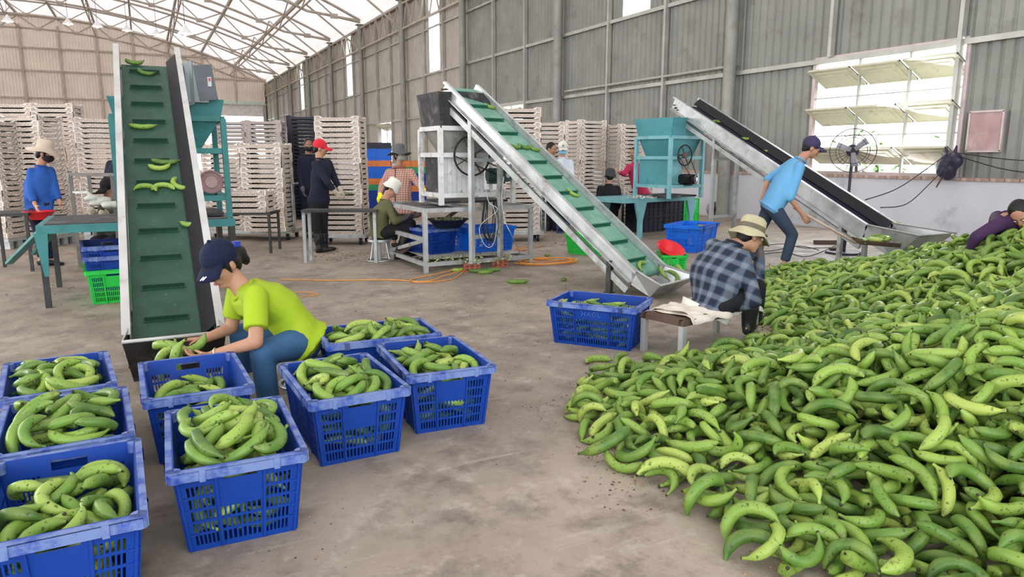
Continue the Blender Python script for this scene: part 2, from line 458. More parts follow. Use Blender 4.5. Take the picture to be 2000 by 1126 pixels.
# back wall
wb_ = thing('wall_back', 'tall gable wall of beige profiled sheets with steel girts', None, (0, BY, 0), kind='structure')
DX0, DX1, DZ = 2.6, 11.6, 6.6
def bp(u, z, d): return Vector((u, BY + d, z))
xs = [LX + 3.0 * k for k in range(15)]
blev = [0, 3.2, 6.6, 9.0, 11.0]
for i in range(len(xs) - 1):
    for z0, z1 in zip(blev[:-1], blev[1:]):
        for a, b in cut(xs[i], xs[i + 1], [(DX0, DX1)] if z0 < DZ - 0.1 else []):
            zt = min(z1, roof_z(max(abs(a - ACX), abs(b - ACX)) + ACX))
            if zt > z0 + 0.05: corrugated(a, b, z0, zt, 0.25, 0.04, bp).build('wall_panel', M_sheet_b, wb_, True)
    # top piece follows the arch
    a, b = xs[i], xs[i + 1]; m = MB()
    N = 12
    for k in range(N):
        u0 = a + (b - a) * k / N; u1 = a + (b - a) * (k + 1) / N; zz = min(roof_z(max(abs(a - ACX), abs(b - ACX)) + ACX), 11.0)
        m._add([bp(u0, zz, 0), bp((u0 + u1) / 2, zz, 0.04), bp(u1, zz, 0), bp(u1, roof_z(u1), 0), bp((u0 + u1) / 2, roof_z((u0 + u1) / 2), 0.04), bp(u0, roof_z(u0), 0)], [(0, 1, 4, 5), (1, 2, 3, 4)])
    m.build('gable_panel', M_sheet_b, wb_, True)
    m = MB(); m.box((b, BY - 0.1, min(roof_z(b), 13) / 2 + (DZ / 2 if DX0 < b < DX1 else 0)), (0.14, 0.12, min(roof_z(b), 13) - (DZ if DX0 < b < DX1 else 0))); m.build('stud', M_truss, wb_, True)
for z in (3.2, 6.6, 9.0, 11.0):
    for a, b in cut(LX, WX, [(DX0, DX1)] if z < DZ - 0.1 else []):
        MB().box(((a + b) / 2, BY - 0.08, z), (b - a, 0.1, 0.14)).build('girt', M_truss, wb_, True)
dr = thing('door_1', 'wide roller door half raised on bright daylight in the far gable', None, (DX0, BY, 0), kind='structure')
m = MB()
for k in range(10): m.box(((DX1 - DX0) / 2, 0.1, DZ - 0.06 - k * 0.12), (DX1 - DX0, 0.05 if k % 2 else 0.08, 0.115))
m.build('roller_shutter', mat('pale_shutter_slats', (0.66, 0.60, 0.58), 0.5), dr)
m = MB(); m.box(((DX1 - DX0) / 2, 0, DZ + 0.12), (DX1 - DX0 + 0.3, 0.3, 0.35)); m.build('lintel', mat('pale_green_lintel', (0.55, 0.66, 0.58), 0.6), dr)
for x in (0, DX1 - DX0): MB().box((x, 0, DZ / 2), (0.18, 0.22, DZ)).build('jamb', M_girt, dr)

# ceiling: barrel roof
ce = thing('ceiling', 'white barrel roof on brown steel lattice arches', None, (ACX, 0, 0), kind='structure')
NX = 14
xr = [LX + (WX + 0.4 - LX) * k / NX for k in range(NX + 1)]
yr = [Y0 + (BY - Y0) * k / 12 for k in range(13)]
for j in range(12):
    for i in range(NX):
        m = MB(); n = 12
        vs = []
        for q in range(4):
            x = lerp(xr[i], xr[i + 1], q / 3)
            vs.append(x)
        # ribs run up the slope (along X), so profile steps along Y
        prof = []
        for k in range(26):
            y = lerp(yr[j], yr[j + 1], k / 26); w = (yr[j + 1] - yr[j]) / 26
            prof += [(y, 0), (y + w * .6, 0), (y + w * .7, .04), (y + w * .9, .04)]
        prof.append((yr[j + 1], 0))
        P = [Vector((x, y, roof_z(x) + d)) for x in (vs[0], vs[3]) for y, d in prof]; L_ = len(prof)
        m._add(P, [(k, k + 1, L_ + k + 1, L_ + k) for k in range(L_ - 1)])
        m.build('roof_sheet', M_roof, ce, True)
for x in [ACX + 3.0 * k for k in range(-7, 8)]:
    if LX < x < WX:
        MB().box((x, (Y0 + BY) / 2, roof_z(x) - 0.12), (0.14, BY - Y0, 0.2)).build('purlin', M_truss, ce, True)
for i in range(-2, 11):
    y = 5 + 7.5 * i
    if y > BY: break
    top = []; bot = []
    n = 28; x0, x1 = LX + 0.3, WX - 0.25
    for k in range(n + 1):
        x = lerp(x0, x1, k / n); t = min(1.0, min(x1 - x, x - x0) / 3.0)
        top.append(Vector((x, y, roof_z(x) - 0.25))); bot.append(Vector((x, y, roof_z(x) - 0.35 - 0.95 * t)))
    tr = MB()
    tr.tube(top, 0.075, 6); tr.tube(bot, 0.075, 6); tr.build('truss_chord', M_truss, ce, True)
    tr = MB()
    for k in range(n):
        a, b = (top[k], bot[k + 1]) if k % 2 == 0 else (bot[k], top[k + 1])
        tr.cyl(a, b, 0.042, n=6, cap=False)
    for k in range(0, n, 2): tr.box(bot[k + 1 if k + 1 <= n else n], (0.42, 0.10, 0.26))
    tr.build('truss_web', M_truss, ce, True)
    # longitudinal bracing between neighbouring arches
    if -1 <= i < 10:
        for x in (-15.0, -9.0, -3.0, 3.0, 8.5):
            zb = roof_z(x) - 1.28; ym = y + 3.75
            b = MB(); b.cyl((x, y, zb), (x, min(y + 7.5, BY - .1), zb), 0.05, n=6, cap=False)
            b.cyl((x, y, zb), (x, ym, roof_z(x) - .2), 0.04, n=6, cap=False)
            if y + 7.5 < BY: b.cyl((x, ym, roof_z(x) - .2), (x, y + 7.5, zb), 0.04, n=6, cap=False)
            b.build('bracing', M_truss, ce, True)
# left wall (out of frame) closes the far left
wl_ = thing('wall_left', 'far side wall of the hall', None, (LX, 0, 0), kind='structure')
m = MB(); m.box((LX - .05, (30 + BY) / 2, 2.6), (0.1, BY - 30, 5.2)); m.build('wall_panel', M_sheet_b, wl_, True)

# pendant lamps in the far half of the hall
M_lampsh = mat('white_enamel', (0.85, 0.85, 0.85), 0.35); M_bulb = mat('lit_bulb', (1, 1, 1), 0.4, emit=((1, .98, .95), 10))
lamp_px = [(15, 42, 45, 'far left edge of the ceiling, first of the row'), (133, 47, 48, 'second from the left of the row'), (190, 52, 48, 'third from the left of the row'),
           (248, 60, 50, 'fourth from the left, over the left conveyor'), (306, 68, 50, 'fifth from the left of the row'), (362, 66, 33, 'largest and nearest')]
for px, py, D, w in lamp_px:
    p = V(px, py, D); s_ = 1.0 if D > 40 else 1.0
    t = thing('pendant_lamp', 'white conical pendant lamp, ' + w, 'lamp', p, group='pendant lamps under the roof')
    MB().cyl((0, 0, 0.35), (0, 0, max(0.6, roof_z(p.x) - p.z - .1)), 0.012, n=5).build('cord', M_dark, t)
    MB().cyl((0, 0, 0), (0, 0, 0.30), 0.34, 0.09, 16, False).cyl((0, 0, .30), (0, 0, .42), .09, .05, 12).build('lamp_shade', M_lampsh, t)
    MB().ell((0, 0, 0.03), 0.12).build('bulb', M_bulb, t)

# notice board and hanging bag on the side wall
t = thing('notice_board', 'reddish worn board fixed to the grey sheet wall right of the window', 'board', (WX - 0.05, 6.98, 1.46))
MB().box((0, 0, .32), (.03, .52, .62)).build('panel', mat('faded_red_board', (0.42, 0.28, 0.28), .8, 0, .15, 4, dirt=(.5, .42, .4)), t)
m = MB()
for a, b, c_, d in ((-.26, .26, .01, .01), (-.26, .26, .63, .01), ): m.box((-.01, 0, c_), (.045, .54, .03))
for y in (-.26, .26): m.box((-.01, y, .32), (.045, .03, .62))
m.build('border', M_frame, t)
# ------------------------------------------------------------------ bananas
def banana_material():
    m = bpy.data.materials.new('green_banana_skin'); m.use_nodes = True
    n = m.node_tree.nodes; l = m.node_tree.links; b = n['Principled BSDF']; b.inputs['Roughness'].default_value = 0.40; b.inputs['Specular IOR Level'].default_value = 0.35
    tc = n.new('ShaderNodeTexCoord'); oi = n.new('ShaderNodeObjectInfo'); gi = n.new('ShaderNodeNewGeometry')
    ad = n.new('ShaderNodeMath'); ad.operation = 'ADD'; l.new(oi.outputs['Random'], ad.inputs[0]); l.new(gi.outputs['Random Per Island'], ad.inputs[1])
    fr = n.new('ShaderNodeMath'); fr.operation = 'FRACT'; l.new(ad.outputs[0], fr.inputs[0])
    cr = n.new('ShaderNodeValToRGB'); e = cr.color_ramp.elements
    e[0].position = 0; e[0].color = (0.035, 0.10, 0.015, 1); e[1].position = 1; e[1].color = (0.36, 0.45, 0.095, 1)
    for p, c in ((0.35, (0.095, 0.21, 0.028)), (0.75, (0.20, 0.33, 0.050))):
        x = e.new(p); x.color = (*c, 1)
    l.new(fr.outputs[0], cr.inputs[0])
    def noise(sc, a, c, d=0., e_=1., det=4):
        z = n.new('ShaderNodeTexNoise'); z.inputs['Scale'].default_value = sc; z.inputs['Detail'].default_value = det; l.new(tc.outputs['Object'], z.inputs['Vector'])
        r = n.new('ShaderNodeMapRange'); r.inputs[1].default_value = a; r.inputs[2].default_value = c; r.inputs[3].default_value = d; r.inputs[4].default_value = e_
        l.new(z.outputs[0], r.inputs[0]); return r.outputs[0]
    def mix(f, a, c, mode='MIX'):
        x = n.new('ShaderNodeMix'); x.data_type = 'RGBA'; x.blend_type = mode; l.new(f, x.inputs[0]) if not isinstance(f, float) else setattr(x.inputs[0], 'default_value', f)
        l.new(a, x.inputs[6])
        if isinstance(c, tuple): x.inputs[7].default_value = (*c, 1)
        else: l.new(c, x.inputs[7])
        return x.outputs[2]
    c = mix(noise(9, .35, .7, 0, .55), cr.outputs[0], (0.28, 0.36, 0.08))
    c = mix(noise(75, .60, .68, 0, .8), c, (0.035, 0.035, 0.012))
    c = mix(noise(16, .66, .76, 0, .6), c, (0.10, 0.075, 0.03))
    l.new(c, b.inputs['Base Color'])
    return m
M_ban = banana_material()
M_stem = mat('dark_banana_stem', (0.035, 0.028, 0.015), 0.7, 0, 0.4, 30)
def banana_geo(L, bow, r, nseg, nside, stem=0.018, rnd=0):
    """arc in the XY plane, chord along X, flat side down; returns verts, faces, mats, sample points"""
    vs = []; fs = []; ms = []
    th = 4 * math.atan(2 * bow / L) if bow > 1e-4 else 0.01
    Rr = L / (2 * math.sin(th / 2))
    prof = []
    for i in range(nseg + 1):
        t = i / nseg
        w = min(1, .34 + (t / .20) ** .8 * .66) * min(1, .30 + ((1 - t) / .16) ** .7 * .70) * (.95 + .05 * math.sin(math.pi * t))
        prof.append((t, w))
    def pt(t):
        a = -th / 2 + th * t
        return Rr * math.sin(a), Rr * math.cos(a) - Rr * math.cos(th / 2) - bow * 0.5, a
    rings = []
    rings.append((-stem / L - .03, r * 0.22)); rings.append((-stem / L, r * 0.27)); rings.append((-0.02, r * 0.29))
    for t, w in prof: rings.append((t, r * w))
    rings.append((1.02, r * .20)); rings.append((1.045, r * 0.12))
    for j, (t, rr) in enumerate(rings):
        x, y, a = pt(t)
        for k in range(nside):
            ph = 2 * math.pi * k / nside + 0.3
            q = rr * (1 + 0.055 * math.cos(5 * (ph - .3)))
            dx, dy = math.sin(a), math.cos(a)
            vs.append((x + dx * q * math.cos(ph), y + dy * q * math.cos(ph), q * math.sin(ph)))
    nr = len(rings)
    for j in range(nr - 1):
        for k in range(nside):
            fs.append((j * nside + k, j * nside + (k + 1) % nside, (j + 1) * nside + (k + 1) % nside, (j + 1) * nside + k))
            ms.append(1 if j < 1 or j == nr - 2 else 0)
    fs.append(tuple(reversed(range(nside)))); ms.append(1)
    fs.append(tuple((nr - 1) * nside + k for k in range(nside))); ms.append(1)
    S = []
    for t in np.linspace(0.04, 0.96, 8):
        x, y, a = pt(t); S.append((x, y, 0, r * min(1, .34 + (t / .20) ** .8 * .66) * min(1, .30 + ((1 - t) / .16) ** .7 * .70)))
    return np.array(vs), fs, ms, np.array(S)
BV = []   # variants: hi mesh, lo geometry, samples
SZ = ((.225, .062, .0255), (.195, .082, .0250), (.250, .066, .0275), (.180, .068, .0240), (.235, .036, .0255))
for (L, bow, r) in SZ + tuple(tuple(q * .86 for q in z) for z in SZ):
    hv, hf, hm_, S = banana_geo(L, bow, r, 12, 10)
    me = bpy.data.meshes.new('banana'); me.from_pydata(hv.tolist(), [], hf); me.materials.append(M_ban); me.materials.append(M_stem)
    me.polygons.foreach_set('material_index', hm_); me.polygons.foreach_set('use_smooth', [True] * len(hf)); me.update()
    lv, lf, lm, _ = banana_geo(L, bow, r, 7, 6)
    BV.append((me, (lv, lf, lm), S))

class Heap:
    def __init__(s, x0, y0, x1, y1, res, base):
        s.x0, s.y0, s.res = x0, y0, res
        s.nx = int((x1 - x0) / res) + 1; s.ny = int((y1 - y0) / res) + 1
        X, Y = np.meshgrid(x0 + (np.arange(s.nx) + .5) * res, y0 + (np.arange(s.ny) + .5) * res, indexing='ij')
        s.h = base(X, Y); s.X, s.Y = X, Y; s.items = []
        k = int(math.ceil(.028 / res)); o = np.arange(-k, k + 1)
        KX, KY = np.meshgrid(o, o, indexing='ij'); s.kx, s.ky = KX.ravel(), KY.ravel(); s.kd2 = (s.kx ** 2 + s.ky ** 2) * res * res
    def cells(s, P):
        ix = np.floor((P[:, 0] - s.x0) / s.res).astype(int); iy = np.floor((P[:, 1] - s.y0) / s.res).astype(int)
        IX = np.clip(ix[:, None] + s.kx, 0, s.nx - 1); IY = np.clip(iy[:, None] + s.ky, 0, s.ny - 1)
        return IX, IY
    def place(s, x, y, yaw, roll, var, maxpitch=0.6):
        S = BV[var][2]
        cr, sr = math.cos(roll), math.sin(roll); c, sn = math.cos(yaw), math.sin(yaw)
        lx = S[:, 0]; ly = S[:, 1] * cr; lz = S[:, 1] * sr
        P = np.stack([x + c * lx - sn * ly, y + sn * lx + c * ly], 1)
        IX, IY = s.cells(P)
        rr = S[:, 3][:, None] ** 2 - s.kd2[None, :]; ok = rr > 0; lift = np.sqrt(np.where(ok, rr, 0))
        need = np.where(ok, s.h[IX, IY] + lift, -9).max(1) - lz
        b = np.polyfit(lx, need, 1)[0]; b = max(-maxpitch, min(maxpitch, b))
        # steepest contact line that touches at two spots: keep the lower of a few pitches
        best = None
        for q in (b, b * 0.5, 0.0):
            a = (need - q * lx).max()
            if best is None or a < best[0] - 1e-4: best = (a, q)
        a, q = best
        return a, q, P, lz, lx, lift, ok, IX, IY
    def drop(s, x, y, yaw, roll, var, st=None):
        a, q, P, lz, lx, lift, ok, IX, IY = st or s.place(x, y, yaw, roll, var)
        zc = a + q * lx + lz
        top = np.where(ok, zc[:, None] + lift, -9)
        np.maximum.at(s.h, (IX.ravel(), IY.ravel()), top.ravel())
        pitch = math.atan(q)
        M = Matrix.Translation((x, y, a)) @ Matrix.Rotation(yaw, 4, 'Z') @ Matrix.Rotation(-pitch, 4, 'Y') @ Matrix.Rotation(roll, 4, 'X')
        s.items.append([M, var, P, zc + S_r(var)])
def S_r(var): return BV[var][2][:, 3]
def exposure(hp, it):
    P, zt = it[2], it[3]
    ix = np.clip(((P[:, 0] - hp.x0) / hp.res).astype(int), 0, hp.nx - 1); iy = np.clip(((P[:, 1] - hp.y0) / hp.res).astype(int), 0, hp.ny - 1)
    return float((hp.h[ix, iy] < zt + .012).mean())
ALLB = []     # (score, matrix, variant, where key)
def gather(hp, key, Mw=None, bonus=1.0):
    for it in hp.items:
        M = Mw @ it[0] if Mw is not None else it[0]
        e = exposure(hp, it); p = M.translation
        px, py, D = proj(p)
        vis = 1.0 if (-60 < px < 2060 and py < 1190) else 0.02
        ALLB.append((e * vis * bonus / (D * D), M, it[1], key))
# ------------------------------------------------------------------ crates
M_blue = mat('blue_crate_plastic', (0.002, 0.038, 0.26), 0.5, 0, 0.12, 5, dirt=(0.012, 0.045, 0.27), damt=0.3, dscale=5)
M_bluerim = mat('worn_blue_rim', (0.006, 0.040, 0.30), 0.5, 0, 0.15, 6, dirt=(0.15, 0.21, 0.42), damt=0.8, dscale=9)
M_bright = mat('bright_blue_plastic', (0.008, 0.13, 0.62), 0.38, 0, 0.1, 5)
M_green = mat('bright_green_plastic', (0.02, 0.48, 0.06), 0.4, 0, 0.1, 5)
M_black = mat('black_crate_plastic', (0.018, 0.022, 0.04), 0.45, 0, 0.2, 5)
M_orange = mat('orange_plastic', (0.65, 0.20, 0.05), 0.45)
M_green2 = mat('dull_green_plastic', (0.03, 0.30, 0.12), 0.45)
M_brownp = mat('brown_crate_plastic', (0.22, 0.10, 0.08), 0.5)

def slotted(m, P, us, vs, hole, t, nrm):
    """wall on a (u,v) grid; hole(i,j) tells which cells are open; both faces and the edges of holes are built"""
    nu, nv = len(us) - 1, len(vs) - 1
    open_ = [[hole(i, j) for j in range(nv)] for i in range(nu)]
    idx = {}
    V_, F_ = [], []
    def vid(i, j, s_):
        k = (i, j, s_)
        if k not in idx:
            p = P(us[i], vs[j]); idx[k] = len(V_); V_.append(p + nrm * (t if s_ else 0))
        return idx[k]
    j = 0
    for i in range(nu):
        for j in range(nv):
            if open_[i][j]: continue
            F_.append((vid(i, j, 0), vid(i + 1, j, 0), vid(i + 1, j + 1, 0), vid(i, j + 1, 0)))
            F_.append((vid(i, j, 1), vid(i, j + 1, 1), vid(i + 1, j + 1, 1), vid(i + 1, j, 1)))
            for (a, b, c, d, ii, jj) in ((i, j, i + 1, j, i, j - 1), (i + 1, j, i + 1, j + 1, i + 1, j), (i + 1, j + 1, i, j + 1, i, j + 1), (i, j + 1, i, j, i - 1, j)):
                if not (0 <= ii < nu and 0 <= jj < nv) or open_[ii][jj]:
                    F_.append((vid(a, b, 0), vid(a, b, 1), vid(c, d, 1), vid(c, d, 0)))
    m._add(V_, F_)

def crate_meshes(name, W_=.48, L_=.70, H_=.33, tw=.035, slots=True, mats=None, simple=False):
    """returns list of (part name, mesh); local origin = centre of the bottom; x short, y long"""
    t = 0.005; fl_ = 0.022
    wb, lb = W_ / 2 - fl_ - tw, L_ / 2 - fl_ - tw      # half sizes at the bottom
    wt_, lt = W_ / 2 - fl_, L_ / 2 - fl_                  # at the top
    body = MB(); ribs = MB()
    Ht = H_ - 0.02
    sides = []
    for (ax, sg) in (('x', -1), ('x', 1), ('y', -1), ('y', 1)):
        hb, ht = (lb, lt) if ax == 'x' else (wb, wt_)       # half width of this wall
        ob, ot = (wb, wt_) if ax == 'x' else (lb, lt)       # offset of this wall
        def P(u, v, ax=ax, sg=sg, hb=hb, ht=ht, ob=ob, ot=ot):
            k = v / H_; hw = lerp(hb, ht, k); o = lerp(ob, ot, k) * sg
            return Vector((o, u * hw, v)) if ax == 'x' else Vector((u * hw, o, v))
        nrm = Vector((-sg, 0, 0)) if ax == 'x' else Vector((0, -sg, 0))
        # columns: groups of slots split by solid ribs
        groups = [(-.86, -.42, 6, 'L'), (-.36, .36, 8, 'M'), (.42, .86, 6, 'R')] if ax == 'y' else [(-.90, -.46, 9, 'L'), (-.40, .40, 13, 'M'), (.46, .90, 9, 'R')]
        us = [-1.0]; kind = ['s']
        for a, b, n, g in groups:
            us.append(a); w = (b - a) / n
            for q in range(n):
                kind.append(g if True else ''); us.append(a + w * (q + .58)); kind.append('b'); us.append(a + w * (q + 1))
            kind.append('s')
        us.append(1.0)
        kind = []
        us2 = [-1.0]
        for a, b, n, g in groups:
            us2.append(a); kind.append('s'); w = (b - a) / n
            for q in range(n):
                us2.append(a + w * (q + .58)); kind.append(g)
                us2.append(a + w * (q + 1)); kind.append('b')
        us2.append(1.0); kind.append('s')
        rows = [0.0, .022]; rk = ['s']
        top = H_ - 0.062; nrow = 5; hgt = (top - .022) / nrow
        for q in range(nrow):
            rows.append(.022 + hgt * (q + .78)); rk.append(q); rows.append(.022 + hgt * (q + 1)); rk.append('s')
        rows += [H_ - .024, H_]; rk += ['h', 's']
        def hole(i, j):
            k, r_ = kind[i], rk[j]
            if not slots: return False
            if r_ == 's' or k == 's': return False
            if r_ == 'h':
                return False if ax == 'x' else (k in ('M', 'b') and -.27 < (us2[i] + us2[i + 1]) / 2 < .27)
            if k == 'b': return False
            if k == 'M': return r_ < 3 if ax == 'y' else r_ < 4
            return True
        slotted(body, P, us2, rows, hole, t, nrm)
        # vertical ribs and horizontal ribs on the outside
        for u in (-.97, -.39, .39, .97) if ax == 'y' else (-.97, -.43, .43, .97):
            a = P(u, 0.004) - nrm * .003; b = P(u, H_ - .02) - nrm * .003
            body.bar(a, b, .010, .008, nrm)
        for r_ in range(1, 5):
            v = .022 + hgt * r_ - hgt * .1
            for u0, u1 in ((-1, groups[0][0]), (groups[2][1], 1)):
                body.bar(P(u0, v) - nrm * .002, P(u1, v) - nrm * .002, .006, .006, nrm)
    # bottom
    if slots:
        body.box((0, 0, .004), (2 * wb, 2 * lb, .006))
    else: body.box((0, 0, .004), (2 * wb, 2 * lb, .006))
    # rim: outward flange with a hanging lip, small notches
    rim = MB(); o = .022
    for sg in (-1, 1):
        rim.box((sg * (W_ / 2 - o / 2), 0, H_ - .004), (o, L_ - .02, .008)); rim.box((sg * (W_ / 2 - .003), 0, H_ - .022), (.006, L_ - .03, .036))
        rim.box((0, sg * (L_ / 2 - o / 2), H_ - .004), (W_ - .02, o, .008)); rim.box((0, sg * (L_ / 2 - .003), H_ - .022), (W_ - .03, .006, .036))
        for s2 in (-1, 1):   # rounded corners and thicker corner blocks
            rim.cyl((sg * (W_ / 2 - .025), s2 * (L_ / 2 - .025), H_ - .042), (sg * (W_ / 2 - .025), s2 * (L_ / 2 - .025), H_), .025, n=12)
            for q in (-.33, .33): rim.box((sg * (W_ / 2 + .001), s2 * L_ * .33, H_ - .024), (.006, .03, .04))
            rim.box((s2 * W_ * .26, sg * (L_ / 2 + .001), H_ - .024), (.02, .006, .042))
    return [('crate_body', body, 0), ('rim', rim, 1)]
def make_crate_kind(mats, **k):
    return [(n, b.mesh(n, mats[i])) for n, b, i in crate_meshes('c', **k)]
CK = {'blue': make_crate_kind([M_blue, M_bluerim]), 'bright': make_crate_kind([M_bright, M_bright]),
      'green': make_crate_kind([M_green, M_green])}
def make_crate(kind, label, loc, rz, group=None):
    t = thing('plastic_crate', label, 'crate', loc, rz, group)
    for n, me in CK[kind]:
        o = bpy.data.objects.new(n, me); COL.objects.link(o); o.parent = t
    if kind in ('blue', 'bright'):
        h = MB()
        for sg in (-1, 1):
            y = sg * .357; h = MB(); h.tube([(-.11, y, .30), (-.11, y + sg * .006, .255), (.11, y + sg * .006, .255), (.11, y, .30)], .003, 5)
            if kind == 'bright': h.build('wire_handle', M_dark, t)
    return t

CR = []   # crates that are filled: thing, number of bananas, key
def crate_at(kind, label, FL, FR, y_len=0.68, group=None, dz=0.0):
    """FL, FR: world points of the near rim corners (near short side)"""
    a = Vector(FL[:2]); b = Vector(FR[:2]); d = (b - a); ang = math.atan2(d.y, d.x)
    c = (a + b) / 2 + Vector((-math.sin(ang), math.cos(ang))) * (y_len / 2)
    return make_crate(kind, label, (c.x, c.y, dz), ang, group)
fore = [ # cx, cy, rot, fill height, count, label
 ('E', .225, 2.915, -.02, .365, 'worn blue slotted crate heaped with green bananas, front row centre, wholly in view'),
 ('C', -.325, 2.635, .03, .275, 'worn blue slotted crate at the bottom left corner, nearest of the left column'),
 ('B', -.375, 3.370, .06, .350, 'worn blue slotted crate, middle of the left column, bananas hanging over its right rim'),
 ('A', -.470, 4.120, .10, .325, 'worn blue slotted crate, farthest of the left column, beside the left conveyor'),
 ('D', .135, 3.800, .03, .215, 'half empty blue crate the woman in the lime shirt is filling'),
 ('F', .790, 3.440, .03, .335, 'blue slotted crate of bananas beside the crouching woman\'s knee'),
 ('G', 1.335, 3.600, -.06, .295, 'blue slotted crate at the right end of the filled foreground crates'),
]
KEYNAME = {'E': 'front centre crate', 'C': 'bottom left corner crate', 'B': 'middle left crate', 'A': 'far left crate', 'D': 'half empty crate',
           'F': 'crate at the woman\'s knee', 'G': 'foreground crate furthest right', 'H': 'crosswise rear crate', 'K': 'HAGL crate'}
def fill_crate(t, key, top, hump=0.05):
    w, l = .212, .322
    def base(X, Y):
        h = np.full(X.shape, .012); return h
    hp = Heap(-.25, -.36, .25, .36, .010, base)
    rs = random.Random(sum(map(ord, key)))
    n = 0; tries = 0
    while tries < 700:
        tries += 1
        best = None
        for _ in range(6):
            x = rs.uniform(-w, w); y = rs.uniform(-l, l); yaw = rs.uniform(0, 6.28); roll = rs.gauss(0, .4); var = 5 + rs.randrange(5)
            S = BV[var][2]; c, s_ = math.cos(yaw), math.sin(yaw)
            X = x + c * S[:, 0] - s_ * S[:, 1]; Y = y + s_ * S[:, 0] + c * S[:, 1]
            lim = .03 if (key in ('B', 'E') and hp.h.mean() > .26 and rs.random() < .15) else 0.0
            if abs(X).max() > w - .028 + lim * 2 or abs(Y).max() > l - .028 + lim: continue
            st = hp.place(x, y, yaw, roll, var, .5)
            if best is None or st[0] < best[0]: best = (st[0], x, y, yaw, roll, var, st)
        if best is None: continue
        tgt = top - .02 + hump * (1 - (best[1] / w) ** 2) * (1 - (best[2] / l) ** 2)
        if best[0] > tgt: continue
        hp.drop(*best[1:6], st=best[6]); n += 1
    Mw = Matrix.Translation(t.location) @ Matrix.Rotation(t.rotation_euler[2], 4, 'Z')
    gather(hp, key, Mw)
    return n
for key, cx, cy, rz, top, lab in fore:
    t = make_crate('blue', lab, (cx, cy, 0), rz, 'blue crates of bananas in the foreground'); fill_crate(t, key, top)
t = make_crate('blue', 'blue slotted crate lying crosswise behind the foreground group, beside the squatting woman\'s back', (1.215, 4.265, 0), R(90) - .06, 'blue crates of bananas in the foreground'); fill_crate(t, 'H', .33)
t = make_crate('blue', 'deep blue crate marked HAGL standing alone beside the bench, nearly empty', (3.015, 4.465, 0), R(37.4), None); fill_crate(t, 'K', .275, .02)
cr_hagl = t
# hand-lettered mark on the long side of that crate
cu = bpy.data.curves.new('lettering', 'FONT'); cu.body = 'HAGL'; cu.size = .05; cu.extrude = .0008; cu.align_x = 'CENTER'; cu.space_character = 1.25
tmp = bpy.data.objects.new('tmp_text', cu); COL.objects.link(tmp)
dg = bpy.context.evaluated_depsgraph_get(); me = bpy.data.meshes.new_from_object(tmp.evaluated_get(dg)); bpy.data.objects.remove(tmp)
me.name = 'lettering'; me.materials.clear(); me.materials.append(mat('pale_paint_pen', (.04, .10, .36), .6))
o = bpy.data.objects.new('lettering', me); COL.objects.link(o); o.parent = t; o['label'] = 'faint pale hand-painted letters HAGL'
o.location = (-.2155, 0.0, .235); o.rotation_euler = (R(84), 0, R(-90))

# other crates on the floor
cr = [('bright', V(1350, 476, 10.9), R(-62), 'bright blue empty crate on the floor left of the man with the shovel'),
      ('green', V(1152, 490, 10.4), R(20), 'green crate half hidden behind the middle conveyor'),
      ('green', V(1312, 512, 8.9), R(-30), 'green basket holding a red basin behind the plaid-shirted worker'),
      ('green', V(222, 575, 7.2), R(5), 'green slotted crate at the bottom of the stack by the left conveyor'),
      ]
for i, (kind, p, rz, lab) in enumerate(cr):
    o = make_crate(kind, lab, (p.x, p.y, 0), rz); k = (1.2, .9, .66, 1)[i]; o.scale = (k, k, k)
g0 = V(222, 575, 7.2)
for i, (w_) in enumerate(('lower', 'upper')):
    t = make_crate('blue', 'blue crate nested in the green one by the left conveyor, %s of two' % w_, (g0.x, g0.y, .13 + .10 * i), R(5))
cc = bpy.data.objects
# ------------------------------------------------------------------ conveyors
M_galv = mat('galvanised_steel', (0.50, 0.52, 0.52), 0.38, 0.6, 0.18, 5, dirt=(0.25, 0.25, 0.24), damt=0.3, dscale=4)
M_galvp = mat('pale_painted_rail', (0.47, 0.47, 0.455), 0.5, 0.1, 0.12, 4, dirt=(0.3, 0.3, 0.28), damt=0.2, dscale=5)
M_leg = mat('square_steel_tube', (0.42, 0.44, 0.44), 0.45, 0.4, 0.15, 5, dirt=(0.18, 0.15, 0.12), damt=0.3)
M_legd = mat('dark_steel_tube', (0.045, 0.045, 0.045), 0.6, 0.1, 0.3, 5)
M_beltg = mat('green_belt_light', (0.14, 0.31, 0.235), 0.55, 0, 0.15, 5, dirt=(0.27, 0.42, 0.35), damt=0.4, dscale=4)
M_cleatg = mat('green_belt_cleat', (0.02, 0.12, 0.075), 0.5)
M_beltd = mat('dark_green_belt', (0.022, 0.065, 0.042), 0.5, 0, 0.2, 6, dirt=(0.13, 0.20, 0.15), damt=0.05, dscale=30)
M_cleatd = mat('dark_green_cleat', (0.018, 0.055, 0.035), 0.5)
M_beltk = mat('blackish_belt', (0.012, 0.014, 0.03), 0.55, 0, 0.2, 6)
M_inner = mat('black_inner_guard', (0.012, 0.012, 0.016), 0.55)
M_bolt = mat('rusty_bolt', (0.12, 0.08, 0.06), 0.7, 0.3)
